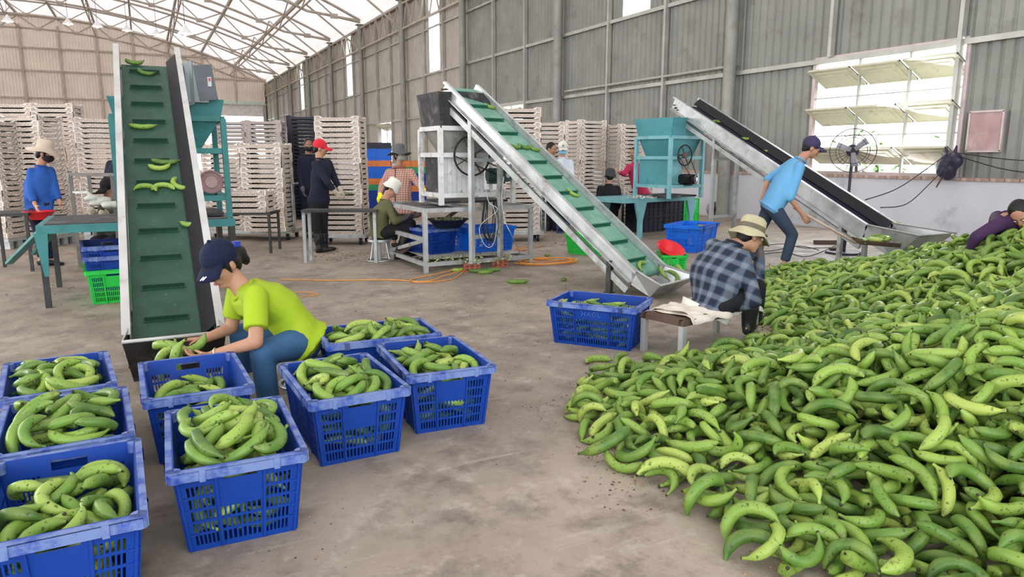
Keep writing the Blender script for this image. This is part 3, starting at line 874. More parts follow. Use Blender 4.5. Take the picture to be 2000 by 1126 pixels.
def conveyor(name, label, base, az, w, z0, run, ang, mats, rail_up, rail_dn, ncleat, legs, hop, low_beam=True, rail_ext=0.18, inner=False):
    """base: ground point under the low end of the left rail; belt climbs along local +y"""
    belt, cleat, rail, leg = mats
    t = thing(name, label, 'conveyor', (base[0], base[1], 0), -R(az))
    ca, sa = math.cos(ang), math.sin(ang)
    d = Vector((0, ca, sa)); n = Vector((0, -sa, ca)); L = run / ca
    O = Vector((0, 0, z0))
    def P(x, s_, h=0.0): return O + Vector((x, 0, 0)) + d * s_ + n * h
    M3 = Matrix((Vector((1, 0, 0)), d, n)).transposed()
    for k, x in enumerate((0, w)):
        sg = -1 if k == 0 else 1
        m = MB(); s0, s1 = -0.05, L + rail_ext
        m.box((P(x, (s0 + s1) / 2, (rail_up - rail_dn) / 2)), (.006, s1 - s0, rail_up + rail_dn), M3)
        m.box(P(x + sg * .022, (s0 + s1) / 2, rail_up), (.05, s1 - s0, .006), M3)
        m.box(P(x + sg * .022, (s0 + s1) / 2, -rail_dn), (.05, s1 - s0, .006), M3)
        m.box(P(x + sg * .045, (s0 + s1) / 2, rail_up - .012), (.005, s1 - s0, .024), M3)
        r_ = m.build('side_rail', rail, t)
        if k == 0 or True:
            b = MB()
            for q in range(3): b.cyl(P(x + sg * .003, L + rail_ext - .05 - q * .06, -.01 - .02 * q), P(x + sg * .035, L + rail_ext - .05 - q * .06, -.01 - .02 * q), .012, n=6)
            b.build('bearing_bolts', M_bolt, r_)
        if inner and k == 1:
            b = MB(); b.plate([P(x - .09, -.02, .012), P(x - .09, L + .08, .012), P(x - .004, L + .08, rail_up - .005), P(x - .004, -.02, rail_up - .005)], .004); b.build('inner_guard', M_inner, t)
    if low_beam:
        for k, x in enumerate((0, w)):
            m = MB(); m.box(P(x, L * .48, -rail_dn - .10), (.04, L * 1.0, .07), M3); m.build('lower_beam', M_leg, t)
        for q in range(5): MB().bar(P(x, L * (.1 + .2 * q), -rail_dn), P(x, L * (.1 + .2 * q), -rail_dn - .08), .03, .03, (1, 0, 0)).build('bracket', M_leg, t)
    m = MB(); m.box(P(w / 2, L / 2, -.004), (w - .02, L, .008), M3); m.box(P(w / 2, L / 2, -rail_dn * .8), (w - .02, L, .006), M3)
    m.cyl(P(.01, L, -.045), P(w - .01, L, -.045), .045, n=14); m.cyl(P(.01, 0, -.045), P(w - .01, 0, -.045), .045, n=14)
    m.build('belt', belt, t)
    for k in range(ncleat):
        s_ = L * (k + .55) / ncleat
        gw = .08 if inner else 0; cx_ = w / 2 - gw / 2
        m = MB(); m.box(P(cx_, s_, .018), (w - .16 - gw, .012, .036), M3); m.box(P(cx_, s_, .003), (w - .14 - gw, .04, .006), M3)
        m.build('cleat', cleat, t)
    m = MB(); m.cyl(P(-.03, L + .02, -.045), P(w + .03, L + .02, -.045), .014, n=8); m.build('head_shaft', M_bolt, t)
    for (s_, kind, foot, mt_) in legs:
        for x in (0, w):
            top = P(x, s_, -rail_dn)
            m = MB(); m.box((x, top.y, (top.z + foot) / 2), (.055, .055, top.z - foot)); m.box((x, top.y, foot + .004), (.09, .09, .008))
            m.build('leg', mt_, t)
        if kind == 'bar':
            top = P(0, s_, -rail_dn)
            for zz in [z for z in (.42, 1.35) if z < top.z - .1]:
                m = MB(); m.box((w / 2, top.y, zz), (w - .05, .04, .045)); m.build('crossbar', mt_, t)
    # feed hopper at the low end
    hw, hl, hz0, hz1, hback = hop   # extra half width, length out, bottom z, lip z, start y
    m = MB()
    a0 = Vector((0, hback, z0 + hback * sa / ca + rail_up * ca)); a1 = Vector((w, hback, a0.z))
    f0 = Vector((-hw, -hl, hz1)); f1 = Vector((w + hw, -hl, hz1))
    b0 = Vector((.0, -hl * .55, hz0)); b1 = Vector((w, -hl * .55, hz0)); c0 = Vector((0, hback, z0 - .12)); c1 = Vector((w, hback, z0 - .12))
    for q in ([a0, f0, b0, c0], [a1, f1, b1, c1], [f0, f1, b1, b0], [b0, b1, c1, c0]):
        m.plate([q[0], q[1], q[2]], .006); m.plate([q[0], q[2], q[3]], .006)
    m.build('hopper', rail if hop and name != 'dark' else rail, t)
    m = MB(); m.tube([a0, f0, f1, a1], .012, 6); m.build('hopper_rim', M_galvp, t)
    return t, P, (O, d, n), M3
cl = conveyor('belt_conveyor', 'steep conveyor with dark green cleated belt and pale rails, on the left', (-.16, 5.0), .6, .50, .25, 3.18, R(32.4),
              (M_beltd, M_cleatd, M_galvp, M_legd), .11, .07, 12, [(1.9, 'bar', 0, M_leg), (.35, 'bar', 0, M_legd)], (.04, .22, .02, .30, .02), False, .22, True)
cm = conveyor('belt_conveyor', 'steel conveyor with light green cleated belt standing on hollow bricks, in the middle', (4.31, 5.83), -20.4, .50, .235, 2.75, R(35.8),
              (M_beltg, M_cleatg, M_galv, M_leg), .065, .075, 12, [(2.80, 'bar', .10, M_leg), (.28, 'none', 0, M_legd)], (.11, .40, .02, .17, .0), True, .02)
cr_ = conveyor('belt_conveyor', 'shallow steel conveyor with blackish belt by the window, on the right', (8.2, 6.2), 0, .50, .45, 3.75, R(25.4),
               (M_beltk, M_beltk, M_galv, M_leg), .12, .09, 0, [(3.05, 'bar', 0, M_leg), (.30, 'none', 0, M_leg)], (.10, .85, .15, .47, -.05), True, .12, True)
M_hopd = mat('dark_worn_hopper', (0.03, 0.028, 0.027), 0.5, 0.4, 0.4, 7, dirt=(.10, .09, .08), damt=.3)
for ch in cl[0].children:
    if ch.name.startswith('hopper') and not ch.name.startswith('hopper_rim'): ch.data.materials[0] = M_hopd
def on_belt(cv, px, py, lift=.022):
    t, P, (O, d, n), M3 = cv
    Mt = Matrix.Translation(t.location) @ Matrix.Rotation(t.rotation_euler[2], 4, 'Z')
    o = Mt @ O; nn = Mt.to_3x3() @ n; dd = Mt.to_3x3() @ d
    C0 = Vector((0, 0, CAM_H)); r_ = V(px, py, 1.0) - C0
    k = (o - C0).dot(nn) / r_.dot(nn)
    return C0 + r_ * k + nn * lift, Mt.to_3x3() @ M3
def loose(name_lab, cv, px, py, yaw, var=0, roll=0.0, group=None, sc=1.0, lift=.022):
    p, M3 = on_belt(cv, px, py, lift)
    o = bpy.data.objects.new('banana', BV[var + 5][0]); COL.objects.link(o)
    o.matrix_world = Matrix.Translation(p) @ M3.to_4x4() @ Matrix.Rotation(R(yaw), 4, 'Z') @ Matrix.Rotation(R(roll), 4, 'X') @ Matrix.Scale(sc, 4)
    tag(o, name_lab, 'banana', group); return o
for px, py, yaw, v, lab in [(262, 124, 170, 3, 'at the head of the dark belt by the left rail'), (284, 144, 150, 3, 'short one just under the head of the dark belt'), (278, 250, 178, 4, 'alone above the fourth cleat of the dark belt'),
                            (322, 319, 175, 4, 'upper one of the pair on the dark belt'), (312, 329, 182, 3, 'lower one of the pair on the dark belt'), (286, 371, -12, 3, 'left one of the row of three on the dark belt'),
                            (320, 369, -6, 3, 'middle one of the row of three on the dark belt'), (350, 363, 120, 1, 'upright one at the right of the row of three'), (378, 437, 200, 1, 'curled against the right guard of the dark belt above the woman\'s cap')]:
    loose('green banana ' + lab, cl, px, py, yaw, v)
for px, py, yaw, v, lab in [(956, 210, 160, 3, 'nearest the head of the light green belt'), (1005, 288, 175, 3, 'left one of three on a cleat of the light green belt'), (1024, 289, 165, 3, 'middle one of three on a cleat of the light green belt'), (1041, 292, 150, 3, 'right one of three on a cleat of the light green belt'),
                            (1117, 379, 120, 3, 'alone halfway down the light green belt'), (1251, 520, 20, 0, 'at the left of the light green belt just above its hopper')]:
    loose('green banana ' + lab, cm, px, py, yaw, v)
for px, py, yaw, v, lift, lab in [(1290, 538, 60, 1, .05, 'arching in the hopper of the middle conveyor, left one'), (1308, 548, -110, 1, .07, 'curled in the hopper of the middle conveyor, middle one'), (1322, 540, 80, 0, .09, 'in the hopper of the middle conveyor, right one')]:
    loose('green banana ' + lab, cm, px, py, yaw, v, 20, None, 1.0, lift)
for px, py, yaw, v, lab in [(1397, 240, 10, 3, 'nearest the head of the blackish belt'), (1457, 272, 190, 3, 'second from the head of the blackish belt'), (1500, 296, 200, 1, 'third from the head of the blackish belt'),
                            (1637, 385, 40, 3, 'small one left of the big one low on the blackish belt'), (1662, 395, 130, 1, 'big curved one low on the blackish belt'), (1750, 440, 0, 3, 'in the hopper of the blackish belt')]:
    loose('green banana ' + lab, cr_, px, py, yaw, v)
# motor guard at the head of the left conveyor
M_gbox = mat('grey_enamel_box', (0.20, 0.23, 0.24), 0.45, 0.1, 0.1); M_gboxd = mat('dark_grey_lid', (0.085, 0.10, 0.115), 0.45)
p = cl[0].matrix_basis @ cl[1](.50, 3.55, 0)
t = thing('drive_box', 'grey drive guard with dark lid and red switch at the head of the left conveyor', 'machine box', (p.x + .03, p.y, p.z - .15))
m = MB(); m.plate([(0, 0, 0.28), (.10, -.05, .32), (.10, -.05, -.10), (.0, 0, -.14)], .01); m.box((.13, .12, .10), (.20, .32, .36)); m.build('housing', M_gbox, t)
MB().box((.215, -.035, .11), (.17, .03, .34), Matrix.Rotation(-.12, 3, 'Y')).build('lid', M_gboxd, t)
s_ = MB().box((.25, -.055, .12), (.035, .012, .09)).build('switch', mat('grey_switch', (.5, .5, .5)), t)
MB().box((.25, -.063, .14), (.018, .006, .03)).build('button', mat('red_button', (.6, .03, .03), .4), s_)
# ------------------------------------------------------------------ machines and tables
M_teal = mat('teal_paint', (0.045, 0.20, 0.20), 0.5, 0.05, 0.15, 4, dirt=(0.03, 0.12, 0.12), damt=0.3)
M_teal2 = mat('light_teal_paint', (0.17, 0.40, 0.43), 0.45, 0.05, 0.12, 4, dirt=(0.10, 0.27, 0.30), damt=0.25)
M_teald = mat('deep_teal_sheet', (0.045, 0.20, 0.205), 0.5, 0.05, 0.15, 3, dirt=(0.02, 0.11, 0.12), damt=0.35)
M_tealm = mat('hopper_teal', (0.07, 0.27, 0.30), 0.5, 0.05, 0.15, 3, dirt=(0.04, 0.2, 0.22), damt=0.3)
M_wpaint = mat('chipped_white_paint', (0.62, 0.63, 0.62), 0.6, 0.05, 0.12, 6, dirt=(0.12, 0.10, 0.085), damt=0.25, dscale=7)
M_soot = mat('sooty_sheet', (0.04, 0.04, 0.045), 0.6, 0.3, 0.4, 6, dirt=(0.20, 0.18, 0.16), damt=0.35, dscale=5)
M_greyh = mat('grey_hopper_sheet', (0.33, 0.33, 0.31), 0.5, 0.3, 0.15, 4, dirt=(0.08, 0.07, 0.06), damt=0.35)
M_motor = mat('dark_teal_motor', (0.03, 0.075, 0.075), 0.45, 0.3); M_motork = mat('black_motor', (0.02, 0.02, 0.022), 0.45, 0.3)
M_pulley = mat('pale_pulley', (0.55, 0.56, 0.57), 0.35, 0.5)
def machine(label, loc, rz, w, d, mats, lv, hop, ring, motor, planks=True):
    """lv: heights of low bar, mid bar, top bar; hop: (top z, overhang left/right/front/back, bottom inset)"""
    mf, mp, mh, mm = mats
    t = thing('peeling_machine', label, 'machine', loc, rz)
    for x in (0, w):
        for y in (0, d):
            m = MB(); m.box((x, y, lv[2] / 2), (.055, .055, lv[2])); m.build('post', mf, t)
    for z in lv:
        for (a, b) in (((.03, 0), (w - .03, 0)), ((.03, d), (w - .03, d)), ((0, .03), (0, d - .03)), ((w, .03), (w, d - .03))):
            m = MB(); m.bar((a[0], a[1], z), (b[0], b[1], z), .045, .055); m.build('frame_bar', mf, t)
    # hopper: flared box
    hz, ov, ins = hop; zb = lv[1] + .02
    T = [(-ov[0], -ov[2]), (w + ov[1], -ov[2]), (w + ov[1], d + ov[3]), (-ov[0], d + ov[3])]
    zt2 = lv[2] + .03
    K = [(.02, .02), (w - .02, .02), (w - .02, d - .02), (.02, d - .02)]
    B_ = [(ins, .1), (w - ins, .1), (w - ins, d - .1), (ins, d - .1)]
    for lo, zl, hi, zh, nm, mq in ((K, zt2 - .02, T, hz, 'hopper', mh), (B_, zb, K, zt2 - .02, 'chute', M_greyh if planks else mh)):
        m = MB()
        for k in range(4):
            a, b = k, (k + 1) % 4
            m.plate([(*lo[a], zl), (*lo[b], zl), (*hi[b], zh), (*hi[a], zh)], .006)
        m.build(nm, mq, t)
    # drum casing of upright planks between low and mid bar
    if planks:
        n = 9
        for k in range(n):
            m = MB(); a = .05 + (w * .62 - .05) * k / n; ww = (w * .62 - .05) / n
            m.box((a + ww / 2, .07, (lv[0] + lv[1]) / 2), (ww * .95, .012 + .004 * (k % 2), lv[1] - lv[0] - .05)); m.build('casing_panel', mp, t)
        m = MB(); m.box((.045, d / 2, (lv[0] + lv[1]) / 2), (.012, d - .12, lv[1] - lv[0] - .05)); m.build('side_panel', mh, t)
    else:
        m = MB(); m.cyl((.06, d * .5, (lv[0] + lv[1]) / 2), (w * .62, d * .5, (lv[0] + lv[1]) / 2), (lv[1] - lv[0]) * .46, n=24)
        m.box((.06 + (w * .3) / 2, .10, (lv[0] + lv[1]) / 2), (w * .34, .02, (lv[1] - lv[0]) * .85)); m.build('drum', mp, t)
        m = MB(); m.box((.03, d / 2, (lv[0] + lv[1]) / 2), (.012, d - .12, lv[1] - lv[0] - .05)); m.build('side_panel', mh, t)
    rx, rz_, rr = ring
    m = MB(); m.ring((rx, -.05, rz_), (0, 1, 0), rr, .012, 28); o = m.build('belt_wheel', M_dark, t)
    m = MB(); m.cyl((rx, -.06, rz_), (rx, .35, rz_), .02, n=8); m.cyl((rx, -.07, rz_), (rx, -.04, rz_), .05, n=12)
    for k in range(4): m.bar((rx, -.05, rz_), (rx + rr * math.cos(k * 1.57 + .5), -.05, rz_ + rr * math.sin(k * 1.57 + .5)), .012, .02, (0, 1, 0))
    m.build('hub', M_bolt, o)
    mx, mz = motor
    m = MB(); m.cyl((mx - .16, .02, mz), (mx + .10, -.02, mz), .085, n=18)
    for k in range(7): m.cyl((mx - .13 + k * .03, .016, mz), (mx - .12 + k * .03, .014, mz), .092, n=18)
    m.box((mx - .03, .03, mz - .10), (.2, .14, .02)); o = m.build('motor', mm, t)
    m = MB(); m.cyl((mx + .03, -.075, mz), (mx + .05, -.13, mz), .085, n=20); m.build('fan_cover', mm, o)
    m = MB(); m.cyl((mx + .05, -.13, mz), (mx + .055, -.145, mz), .035, n=14); m.build('pulley', M_pulley, o)
    m = MB(); m.tube([(rx - rr, -.05, rz_), (mx + .0, -.12, mz - .03)], .007, 5); m.tube([(rx + rr * .8, -.05, rz_ - rr * .3), (mx + .10, -.12, mz + .03)], .007, 5); m.build('drive_belt', M_dark, t)
    m = MB(); m.box((w / 2, d * .5, .03), (w - .1, d - .1, .03)); m.build('discharge_tray', M_soot, t)
    return t
# middle, whitewashed machine
machine('whitewashed peeling machine with sooty hopper on a steel frame stand', (3.23, 8.30, .80), R(1.5), 1.0, .66, (M_wpaint, M_wpaint, M_soot, M_motor),
        (.12, .61, .93), (1.36, (.02, -.42, .0, .05), .20), (.40, .60, .24), (.80, .36))
# left, dark teal machine under the head of the left conveyor
machine('dark teal peeling machine partly hidden behind the left conveyor', (-.24, 8.02, .77), R(1), 1.0, .92, (M_teal, M_teald, M_teald, M_motork),
        (.20, .68, 1.0), (1.19, (.02, .02, .0, .05), .22), (.60, .52, .10), (.45, .34), False)
t = thing('pulley_wheel', 'round dusty pink pulley disc on the side of the dark teal machine', 'wheel', V(412, 355, 7.42))
m = MB(); m.cyl((0, 0, 0), (0, -.03, 0), .115, n=24); m.ring((0, -.03, 0), (0, 1, 0), .11, .012, 24); m.build('disc', mat('dusty_pink_metal', (.30, .19, .19), .6), t)
MB().cyl((0, -.03, 0), (0, -.045, 0), .06, n=16).cyl((0, .02, 0), (0, .12, 0), .03, n=8).build('hub', mat('dusty_mauve', (.38, .27, .27), .6), t)
# right, light teal machine
pR = V(1306, 388, 12.1)
machine('light teal peeling machine with wide flared hopper on a teal table, right', (pR.x, pR.y, pR.z), R(8), .80, .80, (M_teal2, M_teal2, M_tealm, M_motork),
        (.20, .68, 1.02), (1.34, (.02, .10, .05, .05), .14), (.30, .72, .17), (.46, .32), False)

def table(label, loc, rz, w, d, h, mt, ml, kind='open', top_t=.05):
    t = thing('steel_table', label, 'table', loc, rz)
    if kind == 'slab':
        m = MB(); m.box((w / 2, d / 2, h - top_t / 2 - .002), (w, d, top_t)); m.build('tabletop', mt, t)
    else:
        for (a, b) in (((0, 0), (w, 0)), ((0, d), (w, d)), ((0, 0), (0, d)), ((w, 0), (w, d)), ((w * .45, 0), (w * .45, d))):
            m = MB(); m.bar((*a, h - top_t / 2 - .002), (*b, h - top_t / 2 - .002), .05, top_t); m.build('top_bar', mt, t)
    for x in (0, w):
        for y in (0, d):
            xi = x + (.03 if x == 0 else -.03) * (kind == 'slab'); yi = y + (.03 if y == 0 else -.03) * (kind == 'slab')
            MB().box((xi, yi, (h - top_t) / 2), (.05, .05, h - top_t)).build('leg', ml, t)
    return t
tm = table('galvanised open frame stand under the whitewashed peeling machine', (2.96, 8.16, 0), R(1.5), 1.46, 1.42, .78, M_leg, M_leg)
for z, es in ((.10, 'fblr'), (.40, 'l')):
    for e in es:
        a, b = {'f': ((0, 0), (1.46, 0)), 'b': ((0, 1.42), (1.46, 1.42)), 'l': ((0, 0), (0, 1.42)), 'r': ((1.46, 0), (1.46, 1.42))}[e]
        MB().bar((*a, z), (*b, z), .045, .05).build('stretcher', M_leg, tm)
MB().box((.62, 0, .40), (.05, .05, .66)).build('leg', M_leg, tm)
MB().bar((0, .9, .14), (0.9, .9, .72), .04, .045).build('brace', M_bolt, tm)
MB().bar((0.02, 1.35, .12), (.02, .1, .38), .04, .045).build('brace', M_leg, tm)
MB().box((.22, .6, .772), (.40, 1.0, .012)).build('sheet_top', M_soot, tm)
MB().box((.8, .8, .125), (1.25, 1.1, .01)).build('lower_shelf', mat('dirty_white_board', (.5, .5, .47), .8, dirt=(.2, .19, .15)), tm)
# left teal table
tl = table('long teal table with dark legs running behind the left conveyor', (-.93, 7.80, 0), R(1), 1.72, 1.28, .77, M_teal, M_legd, 'slab', .075)
MB().plate([(-.02, -.01, .70), (.09, -.01, .70), (.065, -.01, .30), (.03, -.01, .30)], .02).build('gusset', M_teal, tl)
MB().box((.86, .64, .7715), (1.60, 1.16, .005)).build('sheet_top', M_soot, tl)
a = Matrix.Translation(-tl.location) @ V(82, 450, depth((-.9, 7.83, .7))); b = Matrix.Translation(-tl.location) @ V(24, 513, 7.9)
MB().bar(a, b, .07, .03).build('strut', M_teal, tl)
MB().bar(a + Vector((.08, 0, -.02)), lerp(a, b, .55) + Vector((.10, .05, -.05)), .06, .03).build('strut', M_teal, tl)
gt = MB()
for k in range(34): gt.box((1.28 + .012 * k, .06 + .32, .772), (.004, .62, .006))
o = gt.build('grating', M_galv, tl); o['kind'] = 'stuff'
# right teal table with tapered legs
pT = V(1218, 402, 12.0)
tr = thing('steel_table', 'teal table with broad tapered plate legs under the light teal machine', 'table', (pT.x, pT.y, 0), R(8)); hR = pR.z - .002
wT, dT = 1.75, .95
MB().box((wT / 2, dT / 2, hR - .035), (wT, dT, .07)).build('tabletop', M_teal2, tr)
for x in (.42, wT - .05):
    for y in (.03, dT - .03):
        m = MB(); m.plate([(x - .13, y, hR - .07), (x + .13, y, hR - .07), (x + .045, y, hR - .38), (x - .045, y, hR - .38)], .05); m.box((x, y, (hR - .37) / 2), (.09, .05, hR - .37)); m.build('leg', M_teal2, tr)
# ------------------------------------------------------------------ stacked trays
M_tray = mat('off_white_tray_plastic', (0.78, 0.71, 0.64), 0.5, 0, 0.08, 3, dirt=(0.45, 0.40, 0.34), damt=0.15)
M_trayb = mat('grey_shadowed_tray', (0.42, 0.38, 0.38), 0.5)  # off-white trays against the door light, their shade put into the colour
M_blackc = mat('black_stack_plastic', (0.02, 0.022, 0.035), 0.45)
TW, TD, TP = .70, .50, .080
M_tbase = mat('slot_shade_tray_base', (0.06, 0.045, 0.038), .9)  # dark slot shade put into the colour of the tray floor
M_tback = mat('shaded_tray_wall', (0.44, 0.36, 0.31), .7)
def tray_mesh(name, mt, mb=None):
    w, d, h = TW, TD, TP - .0015
    m = MB()
    for sg in (-1, 1):
        for (half, off, ax) in ((w / 2, d / 2, 'f'), (d / 2, w / 2, 's')):
            def B(u0, u1, z0, z1, tt=.010, inset=0.0):
                c = (u0 + u1) / 2; o = sg * (off - tt / 2 - inset)
                if ax == 'f': m.box((c, o, (z0 + z1) / 2), (u1 - u0, tt, z1 - z0))
                else: m.box((o, c, (z0 + z1) / 2), (tt, u1 - u0, z1 - z0))
            cw = .24 if ax == 'f' else .30; q = half * (1 - cw)
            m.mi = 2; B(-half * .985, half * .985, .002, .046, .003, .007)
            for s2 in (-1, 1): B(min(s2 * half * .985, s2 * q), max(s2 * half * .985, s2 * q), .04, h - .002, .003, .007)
            m.mi = 0
            B(-half, half, 0, .007); B(-half, half, .025, .030)
            B(-q, q, .044, .050)
            for s2 in (-1, 1):
                B(min(s2 * q, s2 * half), max(s2 * q, s2 * half), h - .008, h)
                for k in range(4):    # slanted shoulders either side of the dropped middle
                    u0, u1 = lerp(q, q - .055, k / 4) * s2, lerp(q, q - .055, (k + 1) / 4) * s2
                    B(min(u0, u1), max(u0, u1), .044, h - .001 - k * .007)
                B(min(s2 * half, s2 * (half - .022)), max(s2 * half, s2 * (half - .022)), 0, h, .012)
            n = 10 if ax == 'f' else 7
            for k in range(n + 1):
                u = lerp(-half + .006, half - .006, k / n); B(u - .003, u + .003, 0, .028, .010)
            for k in range(n):
                u = lerp(-half + .006, half - .006, (k + .5) / n); B(u - .003, u + .003, .026, h - .004 if abs(u) > q else .048, .010)
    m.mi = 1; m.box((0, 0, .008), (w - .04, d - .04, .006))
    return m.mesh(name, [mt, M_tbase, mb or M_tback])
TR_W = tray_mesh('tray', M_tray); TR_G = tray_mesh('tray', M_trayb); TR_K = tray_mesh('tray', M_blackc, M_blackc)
ORD = ["topmost"] + [w + " from top" for w in "second third fourth fifth sixth seventh eighth ninth tenth eleventh twelfth thirteenth fourteenth fifteenth sixteenth seventeenth eighteenth nineteenth twentieth twenty-first twenty-second twenty-third twenty-fourth twenty-fifth twenty-sixth twenty-seventh twenty-eighth twenty-ninth thirtieth thirty-first thirty-second thirty-third thirty-fourth".split()]
def stack(where, x, y, rz, n, z0=.02, mesh=None, col='off-white', pitch=TP, skew=.006):
    mesh = mesh or TR_W; rs = random.Random(n * 31 + int(abs(x) * 100))
    for k in range(n):
        o = bpy.data.objects.new('plastic_tray', mesh); COL.objects.link(o)
        o.location = (x + rs.uniform(-skew, skew), y + rs.uniform(-skew, skew), z0 + k * pitch); o.rotation_euler = (0, 0, rz + rs.uniform(-.012, .012))
        i = n - 1 - k
        tag(o, '%s tray, %s, stack %s' % (col, ORD[i], where), 'tray', 'trays of the stack ' + where)
def nfor(top_py, px, D, z0): return max(2, int(round((V(px, top_py, D).z - z0) / TP)))
def stack_px(where, px, D, a, top, z0=.17, **k):
    z0 = max(z0, .0)
    """px: column of the stack's middle"""
    g = V(px, 304, D); return stack(where, g.x, g.y, R(a), nfor(top, px, D, z0), z0, **k), g
_, S3 = stack_px('in front of the red cap worker', 668, 11.45, -28, 233)
_, S2 = stack_px('on the big trolley left of the red cap worker', 520, 11.9, -30, 276)
stack_px('at the left end of the big trolley', 444, 12.35, -26, 280)
stack_px('standing against the light of the far door, left one', 458, 14.8, -20, 236, .02, mesh=TR_G, col='shade-grey')
stack_px('standing against the light of the far door, right one', 522, 14.6, -20, 236, .02, mesh=TR_G, col='shade-grey')
_, S1 = stack_px('right behind the blue jacket worker', 68, 11.3, -36, 228)
stack_px('cut by the left edge of the picture', -24, 10.9, -30, 236)
stack_px('rearmost at the left, rising above the others', 45, 13.2, -18, 207)
stack_px('rearmost at the left, beside the tallest', 122, 13.2, -16, 208)
_, S1b = stack_px('behind the left teal table', 203, 11.9, -8, 233)
_, S4 = stack_px('behind the middle conveyor', 1012, 11.9, -22, 214)
stack_px('left of the masked worker', 1064, 13.9, -22, 238, .12)
stack_px('right of the masked worker', 1143, 14.9, 8, 234, .12)
stack_px('left of the light teal machine', 1222, 15.0, 4, 244, .12)
# short stack on the small table and loose trays
g = V(484, 412, 10.6); stack('on the small dark table near the dark teal machine', g.x, g.y, R(-24), 4, g.z)
stt = (g.x, g.y, g.z)
g = V(1232, 388, 14.1); stack('low one beside the dark hat worker', g.x, g.y, R(0), 3, g.z - .0)
st2 = (g.x, g.y, g.z)
def small_table(label, c, rz, w, d, h, mt, ml):
    t = thing('small_table', label, 'table', (c[0], c[1], 0), rz)
    MB().box((0, 0, h - .02), (w, d, .036)).build('tabletop', mt, t)
    for x in (-1, 1):
        for y in (-1, 1): MB().box((x * (w / 2 - .03), y * (d / 2 - .03), (h - .04) / 2), (.035, .035, h - .04)).build('leg', ml, t)
    return t
small_table('small dark table carrying four off-white trays', stt, R(-24), .80, .55, stt[2], M_legd, M_legd)
small_table('low stand under three trays beside the dark hat worker', st2, 0, .78, .55, st2[2], M_legd, M_legd)
# trolleys
def trolley(label, c, rz, w, d, handle):
    t = thing('trolley', label, 'trolley', (c.x, c.y, 0), rz)
    m = MB(); m.box((0, 0, .14), (w, d, .05)); m.box((0, 0, .166), (w - .04, d - .04, .006)); m.build('platform', M_leg, t)
    for x in (-1, 1):
        for y in (-1, 1):
            cx, cy = x * (w / 2 - .10), y * (d / 2 - .07)
            o = MB().cyl((cx - .018, cy, .06), (cx + .018, cy, .06), .06, n=18).build('wheel', M_dark, t)
            MB().plate([(cx - .025, cy - .03, .115), (cx - .025, cy + .03, .115), (cx - .025, cy, .05)], .005).plate([(cx + .025, cy - .03, .115), (cx + .025, cy + .03, .115), (cx + .025, cy, .05)], .005).cyl((cx - .03, cy, .06), (cx + .03, cy, .06), .012, n=8).build('caster', M_galv, o)
    x = handle * (w / 2 + .02); pts = pline([(x, -d / 2 + .03, .14), (x, -d / 2 + .03, .85), (x, -d / 2 + .10, .93), (x, d / 2 - .10, .93), (x, d / 2 - .03, .85), (x, d / 2 - .03, .14)], 4)
    MB().tube(pts, .014, 8).build('handle', M_galv, t)
    return t
c2 = (V(444, 304, 12.35) + S2) / 2
trolley('long steel trolley with tube handle carrying two tall tray stacks', c2, R(-28), 1.62, .60, 1)
trolley('steel trolley under the tray stack in front of the red cap worker', S3, R(-28), .80, .56, -1)
trolley('steel trolley under the tray stack behind the middle conveyor', S4, R(-22), .82, .58, 1)
for g, w_ in ((S1, 'right behind the blue jacket worker'), (S1b, 'behind the left teal table'), (V(-24, 304, 10.9), 'at the left edge'), (V(45, 304, 13.2), 'rearmost at the left'), (V(122, 304, 13.2), 'second of the rearmost at the left')):
    t = thing('pallet', 'low grey pallet under the tray stack ' + w_, 'pallet', (g.x, g.y, 0), R(-30 if g != S1b else -8))
    for y in (-.2, 0, .2): MB().box((0, y, .055), (.72, .08, .105)).build('runner', M_leg, t)
    for k in range(6): MB().box((-.31 + k * .124, 0, .138), (.10, .52, .055)).build('board', M_leg, t)
for i, (px, D, a) in enumerate(((1064, 13.9, -22), (1143, 14.9, 8), (1222, 15.0, 4))):
    g = V(px, 304, D); t = thing('pallet', 'low grey pallet under the tray stack, %s behind the middle conveyor' % ('left one', 'middle one', 'right one')[i], 'pallet', (g.x, g.y, 0), R(a))
    for y in (-.2, 0, .2): MB().box((0, y, .035), (.72, .08, .07)).build('runner', M_leg, t)
    for k in range(6): MB().box((-.31 + k * .124, 0, .092), (.10, .52, .04)).build('board', M_leg, t)

# nested and stacked big crates further back
def lattice_crate(mt, w=.60, d=.40, h=.28, nx=5, nz=4):
    m = MB()
    for sg in (-1, 1):
        for (half, off, ax, n) in ((w / 2, d / 2, 'f', nx), (d / 2, w / 2, 's', 4)):
            def B(u0, u1, z0, z1, t, o_=0):
                c = (u0 + u1) / 2; o = sg * (off - t / 2 + o_)
                m.box((c, o, (z0 + z1) / 2), (u1 - u0, t, z1 - z0)) if ax == 'f' else m.box((o, c, (z0 + z1) / 2), (t, u1 - u0, z1 - z0))
            B(-half + .004, half - .004, 0, h, .004, -.012)
            for k in range(n + 1): u = lerp(-half + .008, half - .008, k / n); B(u - .008, u + .008, 0, h, .014)
            for k in range(nz + 1): z = lerp(.008, h - .008, k / nz); B(-half, half, z - .008, z + .008, .016)
    m.box((0, 0, .005), (w - .02, d - .02, .008))
    return m.mesh('lattice', mt)
LC = {k: lattice_crate(v) for k, v in (('black', M_blackc), ('blue', M_bright), ('deep blue', M_blue), ('orange', M_orange), ('green', M_green2), ('brown', M_brownp), ('bright green', M_green))}
LCt = {k: lattice_crate(v, h=.14, nz=2) for k, v in (('black', M_blackc), ('blue', M_bright), ('deep blue', M_blue), ('orange', M_orange), ('green', M_green2), ('brown', M_brownp))}
